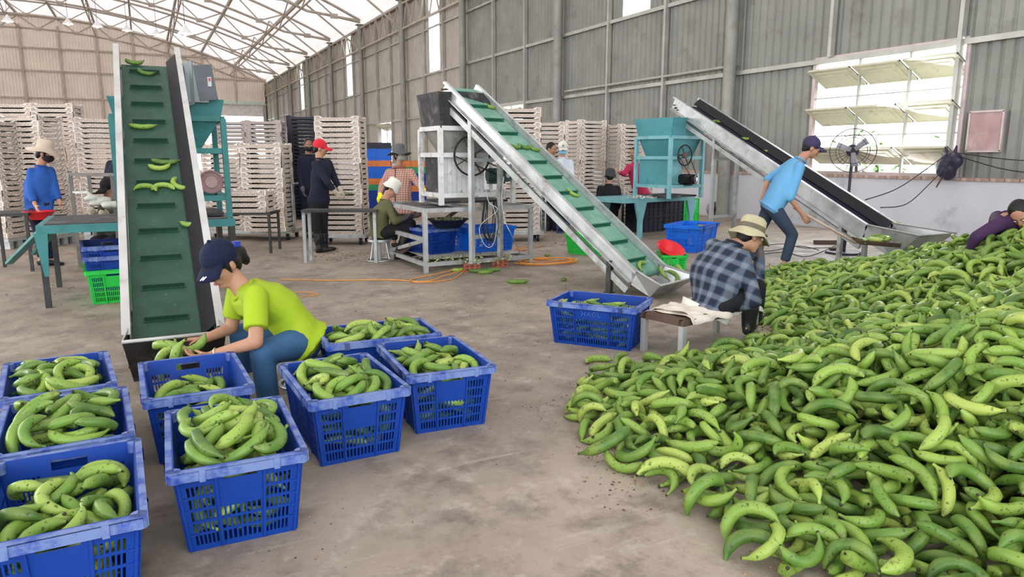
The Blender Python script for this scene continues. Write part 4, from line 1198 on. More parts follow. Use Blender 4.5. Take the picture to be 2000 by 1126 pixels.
def pile_crates(where, px, D, a, seq, z0=.01):
    g = V(px, 304, D); z = z0; N = len(seq)
    for i, (c, tall) in enumerate(seq):
        o = bpy.data.objects.new('storage_crate', (LC if tall else LCt)[c]); COL.objects.link(o); o.location = (g.x, g.y, z); o.rotation_euler = (0, 0, R(a) + .01 * (i % 3)); z += (.283 if tall else .143)
        tag(o, '%s crate, %s, stack %s' % (c, ORD[N - 1 - i], where), 'crate', 'crates of the stack ' + where)
bk = ('black', 0)
stack_px('rising behind the masked man in navy', 600, 16.0, -25, 226, .02, mesh=TR_K, col='black')
pile_crates('left of the masked man in navy, black over brown', 573, 17.5, -25, [('brown', 0)] * 5 + [('black', 0)] * 6)
pile_crates('right of the red cap worker', 740, 17.5, -20, [('deep blue', 1), ('deep blue', 1), ('green', 0), ('orange', 0), ('blue', 1), ('orange', 0), ('blue', 1), ('black', 0), ])
pile_crates('behind the checked jacket woman', 806, 16.8, -20, [('orange', 1), ('deep blue', 1), ('orange', 0), ('deep blue', 1), ('green', 0), ('orange', 0)])
pile_crates('left under the right teal table', 1263, 13.3, 5, [('black', 1), ('black', 1)], .0)
pile_crates('right under the right teal table', 1303, 13.7, 5, [('black', 1), ('black', 1)], .0)
pile_crates('under the teal table end', 1335, 14.2, 5, [('bright green', 1), ('bright green', 1)], .0)
g = V(1290, 304, 13.4); stack('lying on the black crates under the right teal table', g.x, g.y, R(5), 1, .575)
# blue crates beneath the middle stand
for px, D, a, lab, kd in ((870, 9.65, 80, 'blue slotted crate under the middle stand, left one, holding peeled fruit', 'bright'), (948, 9.6, 95, 'blue crate under the middle stand, right one', 'bright')):
    g = V(px, 304, D); make_crate(kd, lab, (g.x, g.y, .135), R(a))
for px, D, lab in ((835, 9.45, 'blue crate at the feet of the seated worker in the white hat'),): 
    g = V(px, 304, D); make_crate('blue', lab, (g.x, g.y, .0 if False else .135), R(15))
# ------------------------------------------------------------------ people
M_skin = mat('tanned_skin', (0.42, 0.22, 0.14), 0.5, 0, 0.08, 6); M_skin2 = mat('brown_skin', (0.27, 0.14, 0.09), 0.5, 0, 0.08, 6)
M_hair = mat('black_hair', (0.010, 0.008, 0.008), 0.45, 0, 0.3, 30, bump=.4, bscale=120)
M_eye = mat('eye_white', (0.7, 0.7, 0.68), 0.3); M_iris = mat('dark_iris', (0.02, 0.012, 0.01), 0.2); M_lip = mat('lips', (0.33, 0.12, 0.10), 0.5)
def cloth(name, c, rough=.85, var=.12): return mat(name, c, rough, 0, var, 5, bump=.35, bscale=16)
def checks(name, cols, f, ax=('X', 'Z')):
    """woven check: two sets of bands multiplied over a ground"""
    m = bpy.data.materials.new(name); m.use_nodes = True; n = m.node_tree.nodes; l = m.node_tree.links; b = n['Principled BSDF']; b.inputs['Roughness'].default_value = .85
    tc = n.new('ShaderNodeTexCoord'); last = None
    for i, a in enumerate(ax):
        w = n.new('ShaderNodeTexWave'); w.wave_type = 'BANDS'; w.bands_direction = a; w.inputs['Scale'].default_value = f; w.inputs['Distortion'].default_value = .6; w.inputs['Detail'].default_value = 1; w.inputs['Detail Scale'].default_value = .6
        l.new(tc.outputs['UV'], w.inputs['Vector'])
        r = n.new('ShaderNodeValToRGB'); r.color_ramp.interpolation = 'CONSTANT'; e = r.color_ramp.elements
        e[0].position = 0; e[0].color = (*cols[0], 1); e[1].position = .5; e[1].color = (*cols[1], 1)
        if len(cols) > 2: x = e.new(.74); x.color = (*cols[2], 1)
        l.new(w.outputs['Fac'], r.inputs[0])
        if last is None: last = r.outputs[0]
        else:
            mx = n.new('ShaderNodeMix'); mx.data_type = 'RGBA'; mx.inputs[0].default_value = .5; l.new(last, mx.inputs[6]); l.new(r.outputs[0], mx.inputs[7]); last = mx.outputs[2]
    l.new(last, b.inputs['Base Color']); return m

def remeshed(mb, name, mt, parent, voxel, smooth=4, off=None):
    me = mb.mesh('tmp', mt, off); o = bpy.data.objects.new('tmp', me); COL.objects.link(o)
    md = o.modifiers.new('r', 'REMESH'); md.mode = 'VOXEL'; md.voxel_size = voxel; md.use_smooth_shade = True
    sm = o.modifiers.new('s', 'SMOOTH'); sm.iterations = smooth; sm.factor = .5
    dg = bpy.context.evaluated_depsgraph_get(); me2 = bpy.data.meshes.new_from_object(o.evaluated_get(dg)); bpy.data.objects.remove(o)
    me2.name = name; me2.materials.clear(); me2.materials.append(mt)
    me2.polygons.foreach_set('use_smooth', [True] * len(me2.polygons)); me2.update()
    o = bpy.data.objects.new(name, me2); COL.objects.link(o); o.parent = parent; return o
def cap(mb, a, b, ra, rb, n=14):
    """tapered limb with round ends"""
    mb.cyl(a, b, ra, rb, n, True); mb.ell(a, ra * .99, nu=n, nv=8); mb.ell(b, rb * .99, nu=n, nv=8)
def hand(mb, w, d, pn, s=1.0, curl=.5, side=1, grow=0.0):
    """w wrist, d pointing direction, pn palm normal; five separate fingers"""
    d = Vector(d).normalized(); pn = Vector(pn); pn = (pn - d * pn.dot(d)).normalized(); x = d.cross(pn).normalized() * side
    w = Vector(w); L = .088 * s; g = grow
    mb.loft([(w, x * (.024 * s + g), pn * (.017 * s + g)), (w + d * L * .35, x * (.036 * s + g), pn * (.015 * s + g)), (w + d * L * .8, x * (.041 * s + g), pn * (.013 * s + g)), (w + d * L, x * (.038 * s + g), pn * (.010 * s + g))], 12)
    for k, (off, ln) in enumerate(((-.030, .072), (-.010, .080), (.010, .074), (.029, .058))):
        p = w + d * L * .93 + x * off * s; a = 0; q = p; r = .0085 * s + g
        for j in range(3):
            a += curl * (.55 if j == 0 else .8); dd = d * math.cos(a) + pn * math.sin(a); q2 = q + dd * ln * s * (.42, .32, .26)[j]
            cap(mb, q, q2, r * (1 - .08 * j), r * (1 - .08 * (j + 1)), 8); q = q2
    p = w + d * L * .25 - x * .028 * s; q = p + (d * .55 - x * .75 + pn * .30).normalized() * .038 * s; q2 = q + (d * .85 - x * .15 + pn * (.3 + curl * .4)).normalized() * .032 * s
    cap(mb, p, q, .012 * s + g, .0105 * s + g, 8); cap(mb, q, q2, .0100 * s + g, .008 * s + g, 8)
def frame_of(look, up=(0, 0, 1)):
    f = Vector(look).normalized(); u = Vector(up); u = (u - f * u.dot(f)).normalized(); r = f.cross(u)
    return Matrix((r, f, u)).transposed(), r, f, u   # columns: right, forward, up

def person(label, J, look, top, bottom, base=None, sleeve=1.0, voxel=.012, skin=None, s=1.0, hat=None, mask=None, gloves=None, boots=None, hair='short', up=(0, 0, 1),
           belly=1.0, shirt_extra=None, handpose=None, curl=.6, wide=1.0, short=None, hem=0.0, group=None, tops='shirt', legs=True, cat='person', dirty=None):
    """J: joints in world space: hd (head centre), nk, sL,eL,wL, sR,eR,wR, pv (pelvis), hL,kL,aL, hR,kR,aR; toe direction t"""
    skin = skin or M_skin
    base = base or Vector((J['pv'].x, J['pv'].y, 0)); t = thing('person', label, cat, base, 0, group)
    O = lambda p: Vector(p) - base
    j = {k: O(v) for k, v in J.items() if k not in ('t', 'hunch')}; toe = Vector(J.get('t', (1, 0, 0))).normalized()
    FM, r_, f_, u_ = frame_of(look, up); H0 = j['hd']
    h = .112 * s
    def hp(x, y, z): return H0 + (r_ * x + f_ * y + u_ * z) * s
    sh = (j['sR'] - j['sL']); sw = sh.length / 2; shd = sh.normalized(); chest = (j['sL'] + j['sR']) / 2; pv = j['pv']
    spine = (j['nk'] - pv); sd = spine.normalized(); fwd = sd.cross(shd).normalized()
    if fwd.dot(f_) < 0 and fwd.dot(Vector((f_.x, f_.y, 0))) < -.2: fwd = -fwd
    hipv = (j['hR'] - j['hL']); hd_ = hipv.normalized()
    # ---------------- body: one continuous surface
    b = MB()
    b.ell(hp(0, -.008, .030), (.074 * s, .092 * s, .088 * s), FM, 18, 12)          # skull
    b.ell(hp(0, .018, -.030), (.062 * s, .070 * s, .075 * s), FM, 16, 10)          # face
    b.ell(hp(0, .048, -.085), (.032 * s, .030 * s, .026 * s), FM, 12, 8)           # chin
    b.ell(hp(0, .076, .030), (.052 * s, .014 * s, .018 * s), FM, 12, 6)            # brow
    for x in (-1, 1):
        b.ell(hp(.034 * x, .066, -.022), (.020 * s, .018 * s, .018 * s), FM, 10, 6)   # cheek
        b.ell(hp(.077 * x, -.004, -.008), (.010 * s, .020 * s, .032 * s), FM, 10, 8)  # ear
    b.cyl(hp(0, .084, .022), hp(0, .105, -.022), .008 * s, .014 * s, 8); b.ell(hp(0, .100, -.025), (.017 * s, .014 * s, .011 * s), FM, 10, 6)   # nose
    b.ell(hp(0, .080, -.056), (.024 * s, .012 * s, .012 * s), FM, 10, 6)           # mouth mound
    cap(b, hp(0, -.018, -.055), j['nk'] - sd * .02, .050 * s, .056 * s)
    def torso(mb, g, z0=0.0, z1=1.0, bel=1.0):
        secs = []
        mid = lerp(pv, chest, .5) + (-fwd) * J.get('hunch', 0.0)
        pts = [pv - sd * .08 * s, pv, lerp(pv, mid, .6), mid, lerp(mid, chest, .55), chest - sd * .045 * s, chest + sd * .02 * s, j['nk'] - sd * .01]
        wd = [.145 * wide, .165 * wide, .140 * wide * bel, .145 * wide * bel, .165 * wide, sw * .98 / s, sw * .72 / s, .060]
        dp = [.095, .115, .100 * bel, .105 * bel, .115, .105, .080, .055]
        for p, a, c in zip(pts, wd, dp):
            lat = hd_ if p is pts[0] or p is pts[1] else shd
            secs.append((p, lat * (a * s + g), fwd * (c * s + g)))
        mb.loft(secs, 18)
    torso(b, -.012)
    cap(b, j['sL'], j['sR'], .045 * s, .045 * s)
    for S_ in 'LR':
        cap(b, j['s' + S_], j['e' + S_], .045 * s, .036 * s); cap(b, j['e' + S_], j['w' + S_], .036 * s, .024 * s)
        hpz = (handpose or {}).get(S_)
        dw = (j['w' + S_] - j['e' + S_]).normalized()
        d, pn, cu = (hpz if hpz else (dw, (-fwd if abs(dw.z) < .7 else (shd if S_ == 'L' else -shd)), curl))
        hand(b, j['w' + S_], d, pn, s, cu, 1 if S_ == 'L' else -1)
        if legs:
            cap(b, j['h' + S_], j['k' + S_], .072 * s, .048 * s); cap(b, j['k' + S_], j['a' + S_], .046 * s, .032 * s)
            cap(b, j['a' + S_] - Vector((0, 0, .03)) - toe * .03, j['a' + S_] + toe * .12 - Vector((0, 0, .045)), .034 * s, .025 * s)
    body = remeshed(b, 'body', skin, t, voxel * .8, 3)
    # ---------------- face details
    e = MB()
    for x in (-1, 1): e.ell(hp(.031 * x, .078, .006), .0125 * s, nu=10, nv=8)
    e.build('eyes', M_eye, body)
    e = MB()
    for x in (-1, 1): e.ell(hp(.031 * x, .0885, .005), .0058 * s, nu=8, nv=6); e.bar(hp(.012 * x, .089, .024), hp(.050 * x, .078, .022), .004, .005)
    e.build('irises_and_brows', M_iris, body)
    MB().ell(hp(0, .0915, -.056), (.020 * s, .006 * s, .007 * s), FM, 10, 6).build('mouth', M_lip, body)
    # ---------------- hair
    if hair:
        m = MB(); m.ell(hp(0, -.022, .036), (.083 * s, .096 * s, .094 * s), FM, 18, 12)
        if hair in ('short',): m.ell(hp(0, -.055, -.02), (.066 * s, .050 * s, .060 * s), FM, 12, 8)
        if hair in ('bun', 'long'):
            m.ell(hp(0, -.060, -.02), (.068 * s, .052 * s, .070 * s), FM, 12, 8)
            if hair == 'bun': m.ell(hp(0, -.135, -.015), (.045 * s, .050 * s, .045 * s), FM, 12, 8); m.ell(hp(0, -.15, -.06), (.028 * s, .030 * s, .045 * s), FM, 12, 8)
            for x in (-1, 1): cap(m, hp(.072 * x, .015, .01), hp(.070 * x, .02, -.055), .012 * s, .006 * s, 8)
        remeshed(m, 'hair', M_hair, t, .012 * s, 2)
    # ---------------- shirt
    m = MB(); torso(m, .014, bel=belly)
    if hem:
        m.loft([(pv - sd * .02, hd_ * (.17 * s * wide), fwd * (.13 * s)), (pv - sd * (.02 + hem), hd_ * (.19 * s * wide), fwd * (.15 * s))], 16)
    cap(m, j['sL'], j['sR'], .058 * s, .058 * s)
    for S_ in 'LR':
        a, e_, w_ = j['s' + S_], j['e' + S_], j['w' + S_]
        if sleeve <= 1: m.ell(a, .062 * s); m.cyl(a, lerp(a, e_, sleeve), .062 * s, .056 * s + .006, 16)
        else: cap(m, a, e_, .062 * s, .053 * s, 16); m.cyl(e_, lerp(e_, w_, sleeve - 1), .053 * s, .042 * s, 16)
    shirt = remeshed(m, tops, top, t, voxel, 3)
    co = np.empty(len(shirt.data.vertices) * 3); shirt.data.vertices.foreach_get('co', co); co = co.reshape(-1, 3)
    uvv = np.stack([co @ np.array(shd), co @ np.array(sd)], 1); li = np.empty(len(shirt.data.loops), int); shirt.data.loops.foreach_get('vertex_index', li)
    shirt.data.uv_layers.new(name='weave').data.foreach_set('uv', uvv[li].ravel())
    # collar
    c = MB(); c.ring(j['nk'] - sd * .005, sd, .064 * s, .011 * s, 20, 6); c.build('collar', top, shirt)
    # ---------------- trousers
    if legs:
        m = MB(); m.loft([(pv - sd * .10 * s, hd_ * .13 * s, fwd * .10 * s), (pv - sd * .03 * s, hd_ * .17 * s, fwd * .125 * s), (pv + sd * .08 * s, hd_ * .15 * s, fwd * .11 * s)], 16)
        for S_ in 'LR':
            cap(m, pv - sd * .03 + hipv * (.22 if S_ == 'R' else -.22), j['h' + S_], .095 * s, .09 * s)
            cap(m, j['h' + S_], j['k' + S_], .092 * s, .064 * s, 16); m.cyl(j['k' + S_], lerp(j['k' + S_], j['a' + S_], .93), .063 * s, .055 * s, 16)
        remeshed(m, 'trousers', bottom, t, voxel, 3)
        for S_ in 'LR':
            a = j['a' + S_]; fm = MB(); bt = boots or ('shoe', M_dark)
            z = Vector((0, 0, 1)); foot0 = a - z * .045
            fm.loft([(foot0 - toe * .06, toe.cross(z) * .030 * s, z * .038 * s), (foot0 - toe * .02, toe.cross(z) * .038 * s, z * .045 * s), (foot0 + toe * .08, toe.cross(z) * .044 * s, z * .034 * s), (foot0 + toe * .155, toe.cross(z) * .036 * s, z * .022 * s), (foot0 + toe * .18, toe.cross(z) * .018 * s, z * .012 * s)], 12)
            if bt[0] == 'rubber_boot': fm.cyl(a - z * .04, lerp(a, j['k' + S_], .62), .050 * s, .066 * s, 14)
            remeshed(fm, bt[0], bt[1], t, .010, 2)
    # ---------------- headgear
    if hat:
        kind, hm_ = hat[0], hat[1]; m = MB()
        if kind == 'cap':
            m.ell(hp(0, -.018, .048), (.090 * s, .104 * s, .092 * s), FM, 20, 12)
            hobj = remeshed(m, 'cap', hm_, t, .010 * s, 2)
            m = MB(); P = []
            for k in range(13):
                a = -1.15 + 2.3 * k / 12
                P.append((hp(.088 * math.sin(a), -.018 + .102 * math.cos(a), .040 - .0 * abs(a)), hp(.086 * math.sin(a) * .95, .010 + .165 * math.cos(a * .8), .028 - .035 * abs(math.sin(a)) - .008)))
            vs = [p for q in P for p in q] + [p + u_ * .007 * s for q in P for p in q]; n2 = len(P) * 2; fs = []
            for k in range(len(P) - 1):
                a = 2 * k; fs += [(a, a + 2, a + 3, a + 1), (n2 + a, n2 + a + 1, n2 + a + 3, n2 + a + 2), (a + 1, a + 3, n2 + a + 3, n2 + a + 1), (a, n2 + a, n2 + a + 2, a + 2)]
            fs += [(0, 1, n2 + 1, n2), (n2 - 2, 2 * n2 - 2, 2 * n2 - 1, n2 - 1)]
            m._add(vs, fs, True); m.build('visor', hm_, hobj)
            MB().ell(hp(0, -.018, .141), .010 * s, nu=8, nv=6).build('button', hm_, hobj)
            if len(hat) > 2: hat[2](hobj, hp, FM, s)
        else:
            # brimmed hats: crown and a real brim with droop
            rim, droop, crown = {'bucket': (.150, .050, .105), 'wide': (.195, .035, .110), 'small': (.118, .045, .095)}[kind]
            rows = [(.088, -.0, .045 - .004), (.090, .0, .045), (.086, 0, crown * .75 + .05), (.066, 0, crown + .045), (.03, 0, crown + .052), (.001, 0, crown + .053)]
            vs = []; n_ = 26; fs = []
            prof = [(rim, .038 - droop), (rim * .985, .046 - droop), (.095, .042)] + [(a, z) for a, _, z in rows[1:]]
            under = [(.088, .034), (rim, .032 - droop)]
            pr = under[::-1] + prof
            pr = [(.087, .034), (rim * .99, .030 - droop), (rim, .036 - droop), (.094, .046), (.091, .075)] + [(a, z) for a, _, z in rows[2:]]
            for i, (ra, z) in enumerate(pr):
                z += .020 if kind == 'wide' else 0
                for k in range(n_):
                    a = 2 * math.pi * k / n_; wob = (.012 * math.sin(3 * a + 1) + .008 * math.sin(5 * a)) * (1 if 0 < i < 3 else 0)
                    vs.append(hp(ra * .97 * math.cos(a), -.012 + ra * 1.10 * math.sin(a), z + wob))
            for i in range(len(pr) - 1):
                for k in range(n_): fs.append((i * n_ + k, i * n_ + (k + 1) % n_, (i + 1) * n_ + (k + 1) % n_, (i + 1) * n_ + k))
            m._add(vs, fs, True); hobj = m.build('hat', hm_, t)
            if len(hat) > 2: m = MB(); m.loft([(hp(0, -.012, .048), r_ * .0935 * s, f_ * .104 * s), (hp(0, -.012, .085), r_ * .088 * s, f_ * .099 * s)], 26, cap=False); m.build('hatband', hat[2], hobj)
    if mask:
        m = MB(); m.ell(hp(0, .034, -.045), (.070 * s, .080 * s, .058 * s), FM, 18, 10); mo = remeshed(m, 'face_mask', mask, t, .010 * s, 2)
        m = MB()
        for x in (-1, 1): m.tube([hp(.065 * x, .04, -.03), hp(.080 * x, .0, -.01)], .003, 5)
        m.build('ear_loops', mask, mo)
    if gloves:
        for S_ in gloves[1]:
            m = MB(); dw = (j['w' + S_] - j['e' + S_]).normalized(); hpz = (handpose or {}).get(S_)
            d, pn, cu = (hpz if hpz else (dw, (-fwd if abs(dw.z) < .7 else (shd if S_ == 'L' else -shd)), curl))
            hand(m, j['w' + S_], d, pn, s * 1.04, cu, 1 if S_ == 'L' else -1, .003); m.cyl(j['w' + S_] + dw * .01, j['w' + S_] - dw * .07, .034 * s, .040 * s, 14)
            remeshed(m, 'glove', gloves[0], t, .007, 2)
    if shirt_extra: shirt_extra(t, shirt, j, hp, dict(sd=sd, fwd=fwd, shd=shd, s=s, chest=chest, base=base))
    return t

def swap(J):
    """exchange the left and right side of a pose"""
    return {(k[0] + {'L': 'R', 'R': 'L'}[k[1]] if len(k) == 2 and k[1] in 'LR' else k): v for k, v in J.items()}
M_navy = cloth('navy_cloth', (0.010, 0.013, 0.030)); M_blackc2 = cloth('black_cloth', (0.010, 0.010, 0.013)); M_jean = cloth('blue_denim', (0.030, 0.085, 0.175), .8, .25)
M_lime = cloth('lime_jersey', (0.29, 0.41, 0.016), .8, .06); M_sky = cloth('sky_blue_shirt', (0.12, 0.33, 0.56), .8, .06); M_olive = cloth('olive_jersey', (0.10, 0.10, 0.045))
M_royal = cloth('royal_blue_jacket', (0.020, 0.085, 0.33)); M_slate = cloth('slate_trousers', (0.030, 0.045, 0.075)); M_dgreen = cloth('dark_grey_green_cloth', (0.045, 0.052, 0.045)); M_purple = cloth('dark_purple_jacket', (0.045, 0.018, 0.06))
M_straw = cloth('pale_straw_cloth', (0.52, 0.43, 0.34), .9, .1); M_khaki = cloth('khaki_felt', (0.42, 0.38, 0.24), .9, .15); M_khakid = cloth('dark_khaki_band', (0.13, 0.115, 0.085), .9); M_whitec = cloth('white_cotton', (0.66, 0.65, 0.58)); M_greyhat = cloth('grey_hat', (0.11, 0.12, 0.12)); M_charh = cloth('charcoal_hat', (0.045, 0.048, 0.055))
M_red = cloth('red_cap_cloth', (0.62, 0.025, 0.045)); M_mask = mat('blue_mask', (0.22, 0.50, 0.72), .7); M_maskg = mat('grey_mask', (0.35, 0.36, 0.33), .8); M_maskk = mat('black_mask', (0.015, 0.015, 0.018), .8)
M_glovew = mat('cotton_glove', (0.45, 0.40, 0.30), .9, 0, .15, 20); M_glovey = mat('yellow_rubber_glove', (0.85, 0.80, 0.03), .4); M_glovek = mat('dark_wet_glove', (0.10, 0.09, 0.10), .5); M_bootk = mat('black_rubber_boot', (0.015, 0.015, 0.015), .35); M_sandal = mat('sandal_rubber', (0.03, 0.03, 0.03), .6)
M_redc = cloth('crimson_cloth', (0.48, 0.03, 0.09)); M_navycap = cloth('navy_cap_cloth', (0.005, 0.010, 0.034)); M_dcap = cloth('dark_plum_cap', (0.05, 0.035, 0.09)); M_wht = cloth('pale_clothing', (0.55, 0.60, 0.66))
M_plaid = checks('blue_plaid_flannel', [(0.006, 0.009, 0.022), (0.030, 0.075, 0.15), (0.15, 0.17, 0.205)], 3.3, ('X', 'Y'))
M_gingham = checks('rust_gingham', [(0.33, 0.12, 0.085), (0.62, 0.42, 0.36)], 9, ('X', 'Y'))

# -- woman in lime shirt, filling the crate
J = dict(hd=V(432, 518, 4.25), nk=V(474, 566, 4.30), sL=V(500, 578, 4.13), sR=V(466, 566, 4.47), eL=V(500, 668, 4.02), eR=V(452, 640, 4.50), wL=V(418, 691, 4.02), wR=V(398, 662, 4.36),
         pv=V(588, 657, 4.42), hL=V(588, 668, 4.33), hR=V(580, 655, 4.55), kL=V(512, 690, 4.10), kR=V(470, 652, 4.62), aL=V(527, 800, 4.18), aR=V(478, 745, 4.78), t=(-.8, -.5, 0), hunch=.05)
def lime_extra(t, shirt, j, hp, d):
    m = MB(); w = j['wL']; ax = (j['wL'] - j['eL']).normalized(); m.ring(w - ax * .012, ax, .030, .004, 20, 6); m.build('silver_bracelet', mat('silver', (.8, .8, .8), .25, .9), t)
    m = MB(); m.box(hp(0, -.145, .015), (.035, .05, .075), rotz(.3)); m.build('blue_hair_clip', mat('shiny_blue_clip', (.02, .05, .40), .3), t)
def navycap_mark(o, hp, FM, s):
    m = MB()
    for k, x in enumerate((-.040, -.022)): m.bar(hp(x - .012, .150, .034), hp(x + .004, .170, .026), .004, .007)
    m.build('emblem', M_white, o)
d3 = Vector((-.75, -.45, -.30))
person('woman in lime green T-shirt, jeans and navy cap crouching over a blue crate', J, V(372, 575, 4.05) - J['hd'], M_lime, M_jean, sleeve=.72, voxel=.011, s=1.12, hat=('cap', M_navycap, navycap_mark), hair='bun',
       up=(-.25, .0, 1), handpose={'L': ((V(372, 697, 4.0) - J['wL']), Vector((-.2, .3, .9)), .7), 'R': ((V(340, 665, 4.3) - J['wR']), Vector((0, -.3, -1)), .7)}, shirt_extra=lime_extra, boots=('sandal', M_sandal), hem=.05)
def banana_along(p, d, bulge, v, lab, group=None):
    X = Vector(d).normalized(); Y = Vector(bulge); Y = (Y - X * Y.dot(X)).normalized(); Z = X.cross(Y)
    o = bpy.data.objects.new('banana', BV[v][0]); COL.objects.link(o); o.matrix_world = Matrix.Translation(p) @ Matrix((X, Y, Z)).transposed().to_4x4(); return tag(o, lab, 'banana', group)
CR_, CU_ = Vector((cy_, -sy_, 0)), Vector((0, 0, 1))      # camera-right and up, as hand-held directions
for px, py, D, dx, dz, bx_, v, w_ in [(354, 712, 3.98, .15, -1, -1, 2, 'long one hanging straight down from'), (322, 705, 4.12, -.5, -1, -1, 0, 'leftmost one spilling from'), (338, 700, 4.06, -.15, -1, 1, 3, 'short one in the middle of the bunch in'),
                                 (372, 672, 4.12, 1, .25, 1, 3, 'top one of the bunch in'), (332, 678, 4.15, -1, .15, 1, 1, 'topmost left one of the bunch in')]:
    banana_along(V(px, py, D), CR_ * dx + CU_ * dz, CR_ * bx_ + Vector((0, -.2, 0)), v, 'green banana, %s the crouching woman\'s hands' % w_)
# low stool under her
def stool(label, c, h, r=.15, mt=None):
    t = thing('round_stool', label, 'stool', (c.x, c.y, 0)); mt = mt or M_galv
    MB().cyl((0, 0, h - .03), (0, 0, h), r, n=24).build('seat', mt, t)
    MB().ring((0, 0, .012), (0, 0, 1), r + .02, .011, 24).build('base_ring', mt, t)
    for k in range(4):
        a = k * 1.571 + .5; MB().tube(pline([(r * .75 * math.cos(a), r * .75 * math.sin(a), h - .03), (r * .9 * math.cos(a), r * .9 * math.sin(a), h * .5), ((r + .02) * math.cos(a), (r + .02) * math.sin(a), .012)], 4), .010, 7).build('leg', mt, t)
    return t
stool('low metal stool beneath the crouching woman in the lime shirt', V(592, 690, 4.45), max(.1, V(588, 692, 4.43).z - .0), .13)

# -- worker in plaid shirt on the bench
D = 5.35
J = dict(hd=V(1466, 462, D + .02), nk=V(1436, 474, D + .02), sR=V(1450, 502, D - .13), sL=V(1392, 480, D + .12), eR=V(1474, 588, D - .20), wR=V(1432, 600, D - .06), eL=V(1480, 560, D + .25), wL=V(1484, 492, D + .18),
         pv=V(1384, 592, D + .03), hR=V(1404, 596, D - .10), hL=V(1376, 588, D + .12), kR=V(1468, 577, D - .10), kL=V(1480, 560, D + .16), aR=V(1462, 630, D - .05), aL=V(1476, 612, D + .2), t=(.85, .5, 0), hunch=.04)
person('worker in blue plaid shirt and khaki brimmed hat sitting hunched beside the banana heap', J, V(1560, 500, D + .1) - J['hd'], M_plaid, M_blackc2, sleeve=1.9, voxel=.012, s=1.0, wide=1.2, belly=1.25, hat=('bucket', M_khaki, M_khakid), hair='short', skin=M_skin, gloves=(M_glovek, 'L'),
       up=(.25, .1, 1), hem=.04, boots=('rubber_boot', M_bootk),
       shirt_extra=lambda t, shirt, j, hp, d: MB().loft([(j['pv'] - d['sd'] * .035, d['shd'] * .215, d['fwd'] * .165), (j['pv'] - d['sd'] * .085, d['shd'] * .205, d['fwd'] * .155)], 22).build('undershirt', M_whitec, t))
# -- man in sky-blue shirt with the shovel
D = 8.9
J = dict(hd=V(1585, 289, D), nk=V(1563, 312, D), sR=V(1562, 326, D - .16), sL=V(1548, 318, D + .2), eR=V(1543, 386, D - .2), wR=V(1568, 420, D - .15), eL=V(1500, 350, D + .28), wL=V(1492, 380, D + .2),
         pv=V(1508, 400, D), hR=V(1512, 408, D - .1), hL=V(1504, 404, D + .1), kR=V(1548, 458, D - .1), kL=V(1480, 455, D + .15), aR=V(1532, 513, D - .06), aL=V(1470, 512, D + .2), t=(.95, -.2, 0))
person('man in sky blue shirt, dark trousers and cap leaning over a long shovel', J, V(1680, 320, D - .1) - J['hd'], M_sky, M_slate, sleeve=1.05, voxel=.014, s=1.06, wide=1.15, belly=1.25, hat=('cap', M_dcap), hair='short', hem=.03, boots=('shoe', M_dark))
a = V(1550, 405, D - .1); b = V(1672, 474, 8.55)
t = thing('shovel', 'long handled shovel carrying bananas, held by the man in the sky blue shirt', 'shovel', b)
MB().tube([a - b, Vector((0, 0, 0))], .016, 8).build('handle', mat('pale_wood_handle', (.45, .33, .26), .6, 0, .2, 10), t)
c = V(1748, 480, 8.5) - b
x = c.normalized(); y = Vector((0, 0, 1)).cross(x).normalized(); m = MB()
m.plate([-y * .14, c * 1.0 - y * .15, c * 1.0 + y * .15, y * .14], .006); m.plate([-y * .14, c * 1.0 - y * .15, c - y * .19 + Vector((0, 0, .05)), -y * .17 + Vector((0, 0, .05))], .005); m.plate([y * .14, c + y * .15, c + y * .19 + Vector((0, 0, .05)), y * .17 + Vector((0, 0, .05))], .005); m.plate([-y * .14, y * .14, y * .15 + Vector((0, 0, .06)), -y * .15 + Vector((0, 0, .06))], .005)
m.build('blade', M_bolt, t)
for k in range(9):
    o = bpy.data.objects.new('banana', BV[k % 5][0]); COL.objects.link(o); q = (k % 3 - 1) * .085
    o.matrix_world = Matrix.Translation(b + c * (.22 + .18 * (k // 3 % 3) + .05) + y * q + Vector((0, 0, .03 + .028 * (k // 3)))) @ Matrix.Rotation(k * .7, 4, 'Z') @ Matrix.Rotation(.2, 4, 'X')
    tag(o, 'green banana on the shovel blade, %s row, %s layer' % (('left', 'middle', 'right')[k % 3], ('lowest', 'middle', 'top')[k // 3]), 'banana', 'bananas on the shovel')

# -- red cap worker
D = 10.6
J = dict(hd=V(626, 290, D), nk=V(624, 310, D), sL=V(610, 320, D - .12), sR=V(640, 318, D + .10), eL=V(606, 355, D - .2), wL=V(606, 385, D - .2), eR=V(650, 352, D + .02), wR=V(652, 374, D + .02),
         pv=V(622, 392, D), hL=V(614, 398, D - .06), hR=V(630, 398, D + .06), kL=V(618, 440, D - .08), kR=V(632, 440, D + .08), aL=V(624, 482, D - .08), aR=V(634, 480, D + .1), t=(.85, .0, 0))
J.update(sR=V(616, 321, D - .14), sL=V(641, 318, D + .12), eR=V(640, 356, D - .20), wR=V(656, 376, D - .12), eL=V(654, 350, D + .2), wL=V(666, 372, D + .1)); J['hL'], J['hR'] = J['hR'], J['hL']; J['kL'], J['kR'] = J['kR'], J['kL']; J['aL'], J['aR'] = J['aR'], J['aL']
person('worker in bright red cap and black clothes standing at a tall tray stack', J, V(700, 305, D + .1) - J['hd'], M_navy, M_blackc2, sleeve=1.75, voxel=.016, hat=('cap', M_red), hair='short', gloves=(M_glovew, 'LR'), boots=('rubber_boot', M_bootk), belly=1.05, curl=.5, wide=1.0)
